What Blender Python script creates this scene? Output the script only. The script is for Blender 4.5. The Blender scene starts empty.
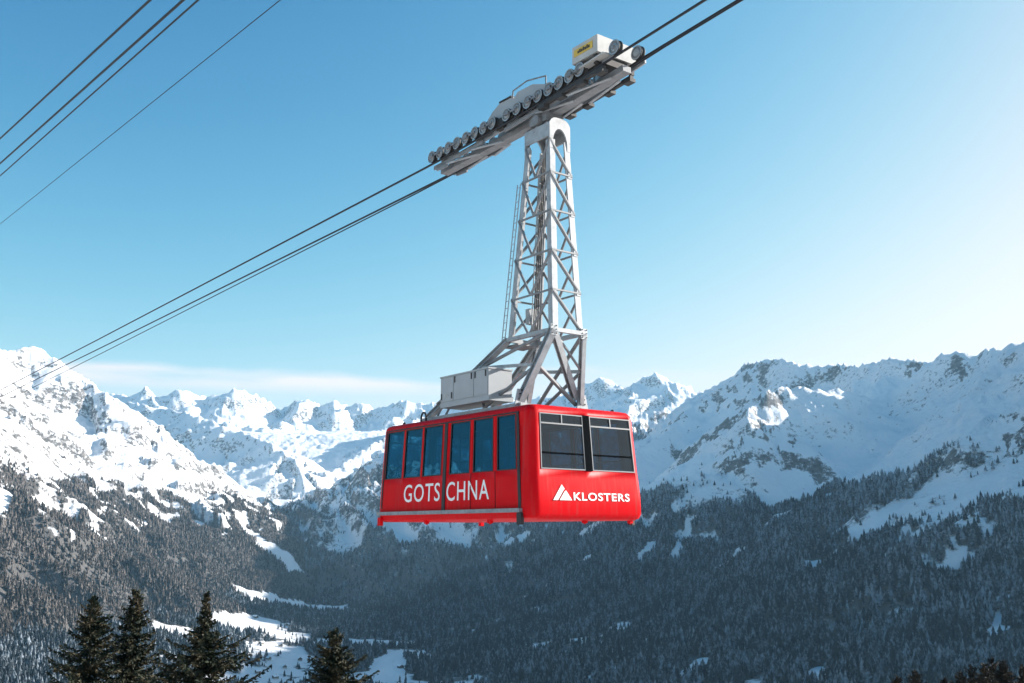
import bpy, bmesh, math, random
import numpy as np
from mathutils import Vector, Matrix
random.seed(7); rng = np.random.default_rng(7)
R_ = math.radians
scene = bpy.context.scene
COL = scene.collection

# ------------------------------------------------------------------ camera
FPX, PITCH = 1000.0, 0.187
cam_d = bpy.data.cameras.new('camera')
cam_d.sensor_width = 36.0; cam_d.lens = 36.0 * FPX / 1024.0
cam_d.clip_start = 0.1; cam_d.clip_end = 60000.0
cam = bpy.data.objects.new('camera', cam_d); COL.objects.link(cam)
cam.location = (0, 0, 0); cam.rotation_euler = (math.pi / 2 + PITCH, 0, 0)
scene.camera = cam

# ------------------------------------------------------------------ light
SUN_AZ, SUN_EL = 70.0, 20.5          # degrees right of the view direction, above the horizon
HAZE = 2.1e-5
sd = bpy.data.lights.new('sun', 'SUN'); sd.energy = 4.3; sd.angle = R_(0.53); sd.color = (1.0, 0.94, 0.88)
sun = bpy.data.objects.new('sun', sd); COL.objects.link(sun)
sv = Vector((math.sin(R_(SUN_AZ)) * math.cos(R_(SUN_EL)), math.cos(R_(SUN_AZ)) * math.cos(R_(SUN_EL)), math.sin(R_(SUN_EL))))
sun.rotation_euler = sv.to_track_quat('Z', 'Y').to_euler()
sun.location = sv * 200 + Vector((0, 0, 60))

world = bpy.data.worlds.new('World'); scene.world = world; world.use_nodes = True
nt = world.node_tree; nt.nodes.clear()
def N(t, typ, **kw):
    n = t.nodes.new(typ)
    for k, v in kw.items(): setattr(n, k, v)
    return n
def sky_world():
    L = nt.links.new
    sky = N(nt, 'ShaderNodeTexSky', sky_type='NISHITA'); sky.sun_disc = False
    sky.sun_elevation = R_(SUN_EL); sky.sun_rotation = R_(SUN_AZ)
    sky.altitude = 1500; sky.air_density = 1.0; sky.dust_density = 3.0; sky.ozone_density = 3.5
    # low bank of thin cloud above the far range, running round the horizon
    tc = N(nt, 'ShaderNodeTexCoord'); sep = N(nt, 'ShaderNodeSeparateXYZ'); L(tc.outputs['Generated'], sep.inputs[0])
    def M(op, a, b=None, clamp=False):
        m = N(nt, 'ShaderNodeMath', operation=op, use_clamp=clamp)
        for i, v in enumerate((a, b)):
            if v is None: continue
            if isinstance(v, (int, float)): m.inputs[i].default_value = v
            else: L(v, m.inputs[i])
        return m.outputs[0]
    # deepen the clear blue evenly over the whole sky (film-like response)
    sp = N(nt, 'ShaderNodeSeparateColor'); L(sky.outputs[0], sp.inputs[0]); cc = N(nt, 'ShaderNodeCombineColor')
    for i, (ref, g_) in enumerate(((2.10, 2.6), (2.5, 1.85), (3.1, 1.65))):
        e = M('POWER', 2.71828, M('MULTIPLY', M('POWER', M('DIVIDE', sp.outputs[i], ref), g_), -1.10))
        L(M('MULTIPLY', M('SUBTRACT', 1.0, e), (1.02, 1.0, .99)[i]*2.66), cc.inputs[i])
    az = M('ARCTAN2', sep.outputs[0], sep.outputs[1])
    comb = N(nt, 'ShaderNodeCombineXYZ'); L(az, comb.inputs[0]); L(M('MULTIPLY', sep.outputs[2], 8.0), comb.inputs[1])
    nz = N(nt, 'ShaderNodeTexNoise'); nz.inputs['Scale'].default_value = 3.6; nz.inputs['Detail'].default_value = 7; nz.inputs['Roughness'].default_value = .5
    L(comb.outputs[0], nz.inputs['Vector'])
    wz = N(nt, 'ShaderNodeTexNoise', noise_dimensions='1D'); wz.inputs['Scale'].default_value = 5.0; wz.inputs['Detail'].default_value = 2
    L(az, wz.inputs['W'])
    # top edge of the bank wanders with azimuth
    top = M('ADD', 0.156, M('MULTIPLY', M('SUBTRACT', wz.outputs[0], .5), .05))
    up = M('DIVIDE', M('SUBTRACT', top, sep.outputs[2]), .007, True)
    up = M('MULTIPLY', up, M('ADD', .25, M('DIVIDE', M('SUBTRACT', sep.outputs[2], .130), .016, True), True))
    body = M('MULTIPLY', up, M('ADD', .62, M('MULTIPLY', M('SUBTRACT', nz.outputs[0], .44), 4.5), True), True)
    # thicker to the west of the valley head, thinning towards the sun
    side = M('MULTIPLY', M('SUBTRACT', .30, az), 2.2, True)
    fac = M('MULTIPLY', M('MULTIPLY', body, side), .95)
    mix = N(nt, 'ShaderNodeMixRGB'); L(fac, mix.inputs[0]); L(cc.outputs[0], mix.inputs[1]); mix.inputs[2].default_value = (2.72, 2.55, 2.55, 1)
    bg = N(nt, 'ShaderNodeBackground'); bg.inputs['Strength'].default_value = 0.13
    L(mix.outputs[0], bg.inputs[0])
    out = N(nt, 'ShaderNodeOutputWorld'); L(bg.outputs[0], out.inputs[0])
sky_world()
vs = scene.view_settings
vs.view_transform = 'Standard'; vs.look = 'None'; vs.exposure = 1.5; vs.gamma = 1.0; vs.use_curve_mapping = False
scene.render.engine = 'CYCLES'
cy = scene.cycles
cy.use_denoising = True; cy.max_bounces = 8; cy.volume_bounces = 1; cy.transparent_max_bounces = 16
cy.diffuse_bounces = 3; cy.glossy_bounces = 4; cy.caustics_reflective = False; cy.caustics_refractive = False
cy.sample_clamp_indirect = 6.0

# ------------------------------------------------------------------ helpers
def tag(o, label=None, cat=None, group=None, kind=None):
    if label: o['label'] = label
    if cat: o['category'] = cat
    if group: o['group'] = group
    if kind: o['kind'] = kind
    return o
def link(o, parent=None):
    COL.objects.link(o)
    if parent is not None: o.parent = parent
    return o
def empty(name, loc=(0, 0, 0), rz=0.0):
    o = bpy.data.objects.new(name, None); o.empty_display_size = .3
    o.location = loc; o.rotation_euler = (0, 0, rz); return link(o)
def mesh_obj(name, verts, faces, mats, parent=None, smooth=False, midx=None):
    me = bpy.data.meshes.new(name); me.from_pydata([tuple(v) for v in verts], [], faces)
    for m in (mats if isinstance(mats, (list, tuple)) else [mats]): me.materials.append(m)
    if midx is not None: me.polygons.foreach_set('material_index', midx)
    if smooth: me.polygons.foreach_set('use_smooth', [True] * len(me.polygons))
    me.update()
    return link(bpy.data.objects.new(name, me), parent)
class MB:
    """collects simple shapes into ONE mesh"""
    def __init__(s): s.v = []; s.f = []; s.m = []
    def add(s, v, f, m=0):
        o = len(s.v); s.v += [tuple(p) for p in v]; s.f += [tuple(i + o for i in q) for q in f]; s.m += [m] * len(f)
    def box(s, a, b, m=0):
        x0, y0, z0 = a; x1, y1, z1 = b
        s.add([(x0,y0,z0),(x1,y0,z0),(x1,y1,z0),(x0,y1,z0),(x0,y0,z1),(x1,y0,z1),(x1,y1,z1),(x0,y1,z1)],
              [(0,3,2,1),(4,5,6,7),(0,1,5,4),(1,2,6,5),(2,3,7,6),(3,0,4,7)], m)
    def prof(s, p, q, poly, up=(0,0,1), m=0):
        """extrude closed 2-D profile (u across, v up) from p to q"""
        p = Vector(p); q = Vector(q); d = (q - p).normalized(); u = d.cross(Vector(up))
        if u.length < 1e-3: u = d.cross(Vector((1,0,0)))
        u.normalize(); w = u.cross(d).normalized(); n = len(poly)
        v = [p + u*a + w*b for a, b in poly] + [q + u*a + w*b for a, b in poly]
        f = [(i, (i+1) % n, n+(i+1) % n, n+i) for i in range(n)] + [tuple(range(n-1,-1,-1)), tuple(range(n, 2*n))]
        s.add(v, f, m)
    def bar(s, p, q, w, h, up=(0,0,1), m=0):
        s.prof(p, q, [(-w/2,-h/2),(w/2,-h/2),(w/2,h/2),(-w/2,h/2)], up, m)
    def tube(s, p, q, r, n=8, m=0):
        s.prof(p, q, [(r*math.cos(2*math.pi*i/n), r*math.sin(2*math.pi*i/n)) for i in range(n)], (0.13,0.31,.94), m)
    def build(s, name, mats, parent=None, smooth=False):
        return mesh_obj(name, s.v, s.f, mats, parent, smooth, s.m)
def one(name, parent, mat, fn, *a, **k):
    m = MB(); getattr(m, fn)(*a, **k); return m.build(name, mat, parent)

# ------------------------------------------------------------------ materials
def pmat(name, col, rough=.5, metal=0.0, spec=.5, coat=0.0, noise=0.0, nscale=6.0, bump=0.0, dirt=None, coord='Object'):
    m = bpy.data.materials.new(name); m.use_nodes = True; t = m.node_tree; b = t.nodes['Principled BSDF']; L = t.links.new
    b.inputs['Base Color'].default_value = (*col, 1); b.inputs['Roughness'].default_value = rough
    b.inputs['Metallic'].default_value = metal; b.inputs['Specular IOR Level'].default_value = spec
    b.inputs['Coat Weight'].default_value = coat; b.inputs['Coat Roughness'].default_value = .06
    if noise or bump:
        tc = N(t, 'ShaderNodeTexCoord'); nz = N(t, 'ShaderNodeTexNoise'); nz.inputs['Scale'].default_value = nscale
        nz.inputs['Detail'].default_value = 6; nz.inputs['Roughness'].default_value = .62
        L(tc.outputs[coord], nz.inputs['Vector'])
        if noise:
            rp = N(t, 'ShaderNodeValToRGB'); rp.color_ramp.elements[0].position = .3; rp.color_ramp.elements[1].position = .72
            d = dirt or tuple(c * (1 - noise) for c in col)
            rp.color_ramp.elements[0].color = (*d, 1); rp.color_ramp.elements[1].color = (*col, 1)
            L(nz.outputs[0], rp.inputs[0]); L(rp.outputs[0], b.inputs['Base Color'])
            ma = N(t, 'ShaderNodeMapRange'); ma.inputs['To Min'].default_value = min(1, rough + .15); ma.inputs['To Max'].default_value = max(.03, rough - .08)
            L(nz.outputs[0], ma.inputs[0]); L(ma.outputs[0], b.inputs['Roughness'])
        if bump:
            bp = N(t, 'ShaderNodeBump'); bp.inputs['Strength'].default_value = bump; bp.inputs['Distance'].default_value = .02
            L(nz.outputs[0], bp.inputs['Height']); L(bp.outputs[0], b.inputs['Normal'])
    return m
M_RED = pmat('red_paint', (.66, .002, .007), .40, spec=.07, coat=.02, noise=.12, nscale=1.6, dirt=(.60, .003, .007))
def streaks(m, amount):
    t = m.node_tree; L = t.links.new; b = t.nodes['Principled BSDF']; src = b.inputs['Base Color'].links[0].from_socket
    tc = N(t, 'ShaderNodeTexCoord'); mp = N(t, 'ShaderNodeMapping'); mp.inputs['Scale'].default_value = (7, 7, .55); L(tc.outputs['Object'], mp.inputs[0])
    nz = N(t, 'ShaderNodeTexNoise'); nz.inputs['Scale'].default_value = 1.6; nz.inputs['Detail'].default_value = 7; L(mp.outputs[0], nz.inputs['Vector'])
    rp = N(t, 'ShaderNodeValToRGB'); rp.color_ramp.elements[0].position = .50; rp.color_ramp.elements[1].position = .80; L(nz.outputs[0], rp.inputs[0])
    q = N(t, 'ShaderNodeMath', operation='MULTIPLY'); L(rp.outputs[0], q.inputs[0]); q.inputs[1].default_value = amount
    mx = N(t, 'ShaderNodeMixRGB'); L(q.outputs[0], mx.inputs[0]); L(src, mx.inputs[1]); mx.inputs[2].default_value = (.22, .12, .10, 1); L(mx.outputs[0], b.inputs['Base Color'])
streaks(M_RED, .26)
M_RED_D = pmat('red_seam', (.16, .003, .006), .5, spec=.1)
M_WHITE = pmat('white_lettering', (.82, .82, .80), .5)
M_BLACK = pmat('black_rubber', (.018, .018, .02), .6)
M_DARKIN = pmat('cabin_lining', (.09, .095, .10), .6)
M_FRAME = pmat('window_frame_metal', (.17, .175, .18), .4, .5)
M_POST = pmat('dark_post', (.008, .009, .010), .7, spec=.0)
M_RAIL = pmat('rub_rail', (.33, .34, .36), .5, .3, noise=.45, nscale=9)
M_STEEL = pmat('galvanised_steel', (.43, .45, .46), .5, .25, noise=.38, nscale=5, bump=.05)
M_STEELD = pmat('dull_steel', (.27, .275, .28), .55, .3, noise=.3, nscale=5)
M_BOX = pmat('grey_box_paint', (.37, .39, .40), .5, noise=.1, nscale=3)
M_CREAM = pmat('cream_paint', (.50, .49, .46), .5, noise=.2, nscale=4)
M_WHEEL = pmat('wheel_metal', (.40, .42, .43), .42, .5, noise=.25, nscale=9)
M_DARK = pmat('dark_grease', (.045, .042, .04), .6, noise=.4, nscale=8)
M_YELLOW = pmat('yellow_sign', (.62, .42, .07), .5)
M_ROPE = pmat('steel_rope', (.022, .024, .028), .55, .3)
def glass_mat(name, tint, gl, sheen=(.9, .95, 1)):
    m = bpy.data.materials.new(name); m.use_nodes = True; t = m.node_tree; t.nodes.clear(); L = t.links.new
    tr = N(t, 'ShaderNodeBsdfTransparent'); tr.inputs[0].default_value = (*tint, 1)
    g = N(t, 'ShaderNodeBsdfGlossy'); g.inputs['Roughness'].default_value = .03; g.inputs[0].default_value = (*sheen, 1)
    tc = N(t, 'ShaderNodeTexCoord'); nz = N(t, 'ShaderNodeTexNoise'); nz.inputs['Scale'].default_value = 1.3; L(tc.outputs['Object'], nz.inputs['Vector'])
    bp = N(t, 'ShaderNodeBump'); bp.inputs['Strength'].default_value = .08; bp.inputs['Distance'].default_value = .1
    L(nz.outputs[0], bp.inputs['Height']); L(bp.outputs[0], g.inputs['Normal'])
    geo = N(t, 'ShaderNodeNewGeometry'); dt = N(t, 'ShaderNodeVectorMath', operation='DOT_PRODUCT'); L(geo.outputs['Normal'], dt.inputs[0]); L(geo.outputs['Incoming'], dt.inputs[1])
    def MM(op, a, b=None):
        q = N(t, 'ShaderNodeMath', operation=op)
        for i, v in enumerate((a, b)):
            if v is None: continue
            if isinstance(v, (int, float)): q.inputs[i].default_value = v
            else: L(v, q.inputs[i])
        return q
    fr = MM('ADD', MM('MULTIPLY', MM('POWER', MM('SUBTRACT', 1.0, MM('ABSOLUTE', dt.outputs['Value']).outputs[0]).outputs[0], 5.0).outputs[0], 1-gl).outputs[0], gl)
    mx = N(t, 'ShaderNodeMixShader'); L(fr.outputs[0], mx.inputs[0]); L(tr.outputs[0], mx.inputs[1]); L(g.outputs[0], mx.inputs[2])
    o = N(t, 'ShaderNodeOutputMaterial'); L(mx.outputs[0], o.inputs[0]); return m
M_GLASS_S = glass_mat('tinted_side_glass', (.20, .42, .52), .15, (.07, .34, .55))
M_GLASS_E = glass_mat('end_glass', (.52, .62, .67), .05)

# ------------------------------------------------------------------ noise
def hash2(ix, iy, seed):
    h = (ix.astype(np.int64) * 374761393 + iy.astype(np.int64) * 668265263 + seed * 1442695041) & 0xFFFFFFFF
    h = ((h ^ (h >> 13)) * 1274126177) & 0xFFFFFFFF
    return (h ^ (h >> 16)).astype(np.float64) / 4294967295.0
def gnoise(x, y, seed=0):
    x = np.asarray(x, float); y = np.asarray(y, float)
    ix = np.floor(x); iy = np.floor(y); fx = x - ix; fy = y - iy
    u = fx*fx*fx*(fx*(fx*6-15)+10); v = fy*fy*fy*(fy*(fy*6-15)+10)
    def g(dx, dy):
        a = hash2(ix+dx, iy+dy, seed) * 2*np.pi
        return np.cos(a)*(fx-dx) + np.sin(a)*(fy-dy)
    a, b, c, d = g(0,0), g(1,0), g(0,1), g(1,1)
    return ((a*(1-u)+b*u)*(1-v) + (c*(1-u)+d*u)*v) * 1.5
def fbm(x, y, seed=0, oct=5, gain=.5, lac=2.03):
    s = 0; a = 1.0
    for o in range(oct): s = s + a*gnoise(x, y, seed+o*17); x = x*lac+3.1; y = y*lac-1.7; a *= gain
    return s
def ridged(x, y, seed=0, oct=5, gain=.52, lac=2.05):
    s = 0; a = 1.0; w = 1.0
    for o in range(oct):
        n = 1 - np.abs(gnoise(x, y, seed+o*31)); n = n*n*w; s = s + a*n; w = np.clip(n*1.6, 0, 1); x = x*lac+5.2; y = y*lac+1.3; a *= gain
    return s
def sstep(a, b, x): t = np.clip((x-a)/(b-a), 0, 1); return t*t*(3-2*t)

# ------------------------------------------------------------------ terrain: ridge skeleton in world metres
CP, SP = math.cos(PITCH), math.sin(PITCH)
def survey(px, py, Y):
    """world point at forward distance Y seen in the given direction (used to lay out the ridges)"""
    x = (px-512)/FPX; z = (341.5-py)/FPX; ry = CP - z*SP; rz = SP + z*CP
    return (x/ry*Y, Y, rz/ry*Y)
RIDGES = {}
def ridge(name, pts, near=(.8,.4,500), far=(.8,.5,500), gul=(70,300), jag=14, region='far', seed=0):
    P = np.array([survey(*p) for p in pts]); RIDGES[name] = dict(P=P, near=near, far=far, gul=gul, jag=jag, region=region, seed=seed)
ridge('A', [(25,347,5900),(50,358,5850),(78,378,5800),(120,400,5700),(160,436,5550),(205,482,5400),(240,516,5250),(285,549,5100),(335,578,4950),(385,602,4800)],
      near=(.78,.50,420), far=(.9,.62,400), gul=(62,330), jag=20, region='left', seed=3)
ridge('A1', [(25,347,5900),(0,352,5750),(-22,358,5300),(-45,372,4600),(-55,415,3600),(-90,460,2800),(-170,530,2100),(-400,600,1500)],
      near=(.85,.60,350), far=(.85,.60,350), gul=(55,340), jag=18, region='left', seed=7)
ridge('B', [(-500,380,12500),(-200,392,12000),(60,398,11500),(110,394,11200),(132,396,11000),(147,386,10900),(163,398,10900),(180,388,10900),(205,396,11000),(235,388,11000),(262,397,11200),(278,408,11400),(292,404,11500),(308,398,11300),(322,406,11400),(336,399,11300),(352,405,11400),(364,402,11400),(378,408,11400),(400,400,11300),(430,404,11300),(470,398,11200),(520,400,11000),(560,394,10800),(588,382,10500),(602,376,10400),(614,381,10400),(626,388,10400),(640,380,10100),(656,371,9900),(668,377,9900),(690,392,9800),(760,395,9800),(900,380,9500),(1200,370,9500),(1600,360,9000)],
      near=(1.0,.42,350), far=(.9,.5,500), gul=(120,700), jag=18, region='far', seed=11)
ridge('B1', [(128,402,9300),(165,408,9000),(200,416,8700),(226,427,8400),(250,438,8200),(272,442,8000),(288,456,7800),(300,478,7500),(310,505,7200)],
      near=(.85,.45,350), far=(.7,.4,400), gul=(70,330), jag=14, region='far', seed=23)
ridge('B2', [(430,412,9400),(405,425,9000),(380,438,8700),(360,450,8400),(338,468,8000),(322,490,7600)],
      near=(.7,.45,300), far=(.8,.45,300), gul=(70,330), jag=14, region='far', seed=29)
ridge('C', [(268,524,6000),(320,490,6050),(380,457,6150),(430,436,6300),(470,424,6400),(560,412,6700),(640,415,7000),(720,400,7400)],
      near=(.62,.50,600), far=(.7,.5,500), gul=(80,150), jag=14, region='middle', seed=37)
ridge('D', [(700,392,6500),(722,380,6350),(745,364,6150),(765,359,6000),(800,362,5700),(845,366,5450),(878,362,5200),(897,358,5050),(925,362,4900),(952,356,4700),(985,350,4450),(1024,341,4150),(1090,308,3750),(1180,280,3250),(1300,265,2700),(1500,290,2000),(1900,280,1400)],  # out-of-view right end raised so its shadow covers the valley floor
      near=(1.05,.47,420), far=(.8,.5,500), gul=(60,480), jag=16, region='right', seed=41)
ridge('D1', [(350,624,4150),(420,594,4350),(480,560,4550),(560,512,4800),(620,472,5100),(665,430,5600),(700,396,6250),(722,380,6350)],
      near=(.62,.46,300), far=(.9,.6,350), gul=(60,300), jag=10, region='right', seed=47)
ridge('D2', [(690,498,4000),(715,462,4200),(745,420,4400),(775,393,4600),(805,385,4700),(840,389,4750),(868,399,4800)],
      near=(.95,.66,260), far=(.62,.66,300), gul=(36,300), jag=16, region='right', seed=53)
ridge('E', [(540,706,2050),(650,664,2150),(780,604,2250),(900,548,2350),(1024,488,2480),(1150,420,2600),(1300,345,2650)],
      near=(.5,.42,300), far=(.75,.55,300), gul=(40,260), jag=4, region='right', seed=59)
ridge('F', [(560,640,3000),(680,590,3250),(800,528,3500),(900,486,3700),(1010,438,3800),(1100,380,3700)],
      near=(.60,.48,300), far=(.65,.5,300), gul=(46,280), jag=6, region='right', seed=61)

ridge('G', [(470,650,3500),(560,606,3800),(650,556,4100),(730,512,4350),(790,470,4550),(850,425,4800)],
      near=(.62,.50,300), far=(.7,.55,300), gul=(46,280), jag=6, region='right', seed=67)

RIDGES['H'] = dict(P=np.array([(-2500.,2300.,150.),(-2750.,1300.,300.),(-2700.,200.,330.),(-2400.,-1500.,300.),(-2200.,-3500.,300.)]), near=(.7,.45,400), far=(.7,.45,400), gul=(60,350), jag=14, region='left', seed=71)  # out-of-view ridge, added to show as a reflection in the side windows

def prof_drop(d, s0, s1, k): return s1*d + (s0-s1)*k*(1-np.exp(-d/k))
def floor_h(X, Y):
    ax = np.interp(Y, [0,1500,3000,4500,5500,6500,8000], [-150,-250,-330,-640,-1000,-1450,-1800])
    z = np.interp(Y, [-4000,0,2200,4000,4800,5600,6600,8000,9500,11000,14000], [-380,-365,-352,-342,-325,-285,-130,420,900,1080,1000])
    off = np.where(X > ax, np.clip(X-ax-110, 0, 800)*.18, np.clip(ax-X-230, 0, 800)*.17); return z + off*np.clip((7500-Y)/1500, 0, 1) + 9*fbm(X/420, Y/420, 77, 4)
def height(X, Y):
    X = np.asarray(X, float); Y = np.asarray(Y, float)
    wx = X + 60*fbm(X/500, Y/500, 5, 3); wy = Y + 60*fbm(X/500+9, Y/500+4, 6, 3)
    best = floor_h(X, Y); gull = np.zeros(X.shape); reg = np.zeros(X.shape, np.int8)
    # near hillside under the camera
    rr = np.hypot(X, Y)
    near = -2.2 - .42*np.clip(Y+4, 0, None) + .10*np.clip(-Y-4, 0, 900) + 1.6*fbm(X/26, Y/26, 91, 4)*sstep(6, 30, rr) - .02*X
    m = near > best; reg[m] = 1; k0 = 30.0
    best = np.where(np.abs(best-near) < 200, best+k0*np.logaddexp(0, (near-best)/k0), np.maximum(best, near))
    names = {'left': 2, 'far': 3, 'middle': 4, 'right': 5}
    for r in RIDGES.values():
        P = r['P']; n = len(P)-1; bd = np.full(X.shape, 1e6); bh = np.full(X.shape, -1e6); bz = np.zeros(X.shape)
        for i in range(n):
            ax, ay, az = P[i]; bx, by, bzz = P[i+1]; dx, dy = bx-ax, by-ay; l2 = dx*dx+dy*dy; L = math.sqrt(l2)
            t = np.clip(((wx-ax)*dx+(wy-ay)*dy)/l2, 0, 1); ex = wx-(ax+t*dx); ey = wy-(ay+t*dy); d2 = ex*ex+ey*ey
            dd = np.sqrt(d2); cr = dx*ey-dy*ex
            sw = .5-.5*cr/(L*dd+1e-6)          # 1 on the near side, 0 on the far side, blending round the ends
            hh = az+t*(bzz-az) - sw*prof_drop(dd, *r['near']) - (1-sw)*prof_drop(dd, *r['far'])
            m = hh > bh
            bh = np.where(m, hh, bh); bd = np.where(m, dd, bd); bz = np.where(m, az+t*(bzz-az), bz)
        amp, lam = r['gul']; sd_ = r['seed']
        w = bh > best-2.2*amp-60            # only where this ridge can shape the surface
        cdir = (P[-1]-P[0])[:2]; cdir = cdir/np.linalg.norm(cdir)
        d, h, z_, x_, y_, b_ = bd[w], bh[w], bz[w], X[w], Y[w], best[w]
        t_ = (wx[w]-P[0][0])*cdir[0] + (wy[w]-P[0][1])*cdir[1]
        env = sstep(0, 260, d)*np.clip(1.35-d/2600, .25, 1)
        gv = (ridged(t_/lam + .25*fbm(x_/300, y_/300, sd_+1, 2), d/(lam*3.2), sd_, 4) - .95)*env
        h = h + amp*gv
        c = d < 1100
        h[c] += r['jag']*(ridged(x_[c]/150, y_[c]/150, sd_+5, 5)-.9)*np.exp(-d[c]/260)*np.clip((z_[c]+350)/500, .15, 1)
        k = 14.0; m = h > b_; gull[w] = np.where(m, gv, gull[w]); reg[w] = np.where(m, names[r['region']], reg[w])
        df = np.clip((h-b_)/k, -30, 30); best[w] = np.where(h-b_ > 30*k, h, np.where(b_-h > 30*k, b_, b_+k*np.logaddexp(0, df)))
    hi = np.clip((best+330)/500, .10, 1)
    fade = sstep(700, 2000, rr)
    best = best + fade*hi*(11*fbm(X/190, Y/190, 101, 3) + 6.5*(ridged(X/90, Y/90, 103, 5)-.9)*np.clip((best+50)/500, .25, 1.2))
    return best, reg, gull

def terrain():
    fine = np.arange(-.54, .54, .00115)
    az = np.concatenate([np.linspace(-math.pi, -.545, 100), fine, np.linspace(.542, 1.35, 180), np.linspace(1.37, math.pi, 60)])
    ds = np.concatenate([np.geomspace(2.5, 800, 120), np.geomspace(806, 7000, 410), np.geomspace(7040, 13000, 130)])
    A, D = np.meshgrid(az, ds); X = np.sin(A)*D; Y = np.cos(A)*D
    H, G, U = height(X, Y)
    return az, ds, X, Y, H, G, U
AZ, DS, TX, TY, TH, TG, TU = terrain()
NA, ND = len(AZ), len(DS)
def ground(x, y):
    """bilinear look-up of the built surface"""
    x = np.asarray(x, float); y = np.asarray(y, float)
    a = np.arctan2(x, y); d = np.hypot(x, y)
    fi = np.interp(a, AZ, np.arange(NA)); fj = np.interp(d, DS, np.arange(ND))
    i = np.clip(fi.astype(int), 0, NA-2); j = np.clip(fj.astype(int), 0, ND-2); u = fi-i; v = fj-j
    f = lambda T: (T[j,i]*(1-u)+T[j,i+1]*u)*(1-v) + (T[j+1,i]*(1-u)+T[j+1,i+1]*u)*v
    return f
def hit(px, py):
    """where the line of sight from the viewpoint meets the terrain (survey of the place)"""
    p = survey(px, py, 1.0); a = math.atan2(p[0], 1.0); sl = p[2]/math.hypot(p[0], 1.0)
    i = int(round(np.interp(a, AZ, np.arange(NA)))); e = TH[:, i]/DS
    j0 = np.searchsorted(DS, 1400); k = np.nonzero(e[j0:] >= sl)[0]
    j = j0+k[0] if len(k) else ND-1
    return float(TX[j,i]), float(TY[j,i]), float(TH[j,i])

# surface attributes ------------------------------------------------
def normals():
    P = np.stack([TX, TY, TH], -1); du = np.gradient(P, axis=1); dv = np.gradient(P, axis=0)
    n = np.cross(du, dv); n /= np.linalg.norm(n, axis=-1, keepdims=True)+1e-12; n[n[..., 2] < 0] *= -1
    return n
TN = normals()
def poly_dist(X, Y, pts):
    """distance to a polyline in plan"""
    best = np.full(X.shape, 1e9)
    for (ax, ay), (bx, by) in zip(pts[:-1], pts[1:]):
        dx, dy = bx-ax, by-ay; l2 = dx*dx+dy*dy+1e-9; t = np.clip(((X-ax)*dx+(Y-ay)*dy)/l2, 0, 1)
        best = np.minimum(best, np.hypot(X-ax-t*dx, Y-ay-t*dy))
    return best
def in_poly(X, Y, pts):
    c = np.zeros(X.shape, bool); n = len(pts)
    for k in range(n):
        x0, y0 = pts[k]; x1, y1 = pts[(k+1) % n]
        if abs(y1-y0) < 1e-9: continue
        c ^= ((y0 > Y) != (y1 > Y)) & (X < (x1-x0)*(Y-y0)/(y1-y0)+x0)
    return c
MEADOWS = [[(228,582),(262,591),(300,601),(348,606),(352,611),(320,613),(292,608),(256,602),(236,594)],
           [(210,612),(255,616),(284,623),(276,631),(240,634),(206,624)],
           [(366,660),(406,648),(406,670),(388,690),(372,690)],
           [(150,622),(200,630),(196,640),(150,632)]]
VILLAGE = [[(246,642),(300,640),(320,665),(318,690),(236,690)], [(262,620),(292,624),(285,640),(255,636)]]
STREAKS = [([(800,505),(760,535),(720,565),(672,592)], 16), ([(592,560),(560,577),(524,600)], 14), ([(535,528),(505,545),(478,562)], 12),
           ([(212,500),(240,522),(268,545)], 16), ([(262,546),(300,572)], 26), ([(690,520),(672,556)], 10), ([(908,530),(888,560)], 9),
           ([(660,538),(640,560)], 10), ([(690,672),(704,660)], 14), ([(1000,600),(997,640)], 8), ([(822,668),(812,683)], 12), ([(900,505),(860,540)], 22)]
MEADOW_W = [[hit(*p)[:2] for p in m] for m in MEADOWS]
VILLAGE_W = [[hit(*p)[:2] for p in m] for m in VILLAGE]
STREAK_W = [([hit(*p)[:2] for p in m], w) for m, w in STREAKS]
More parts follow.
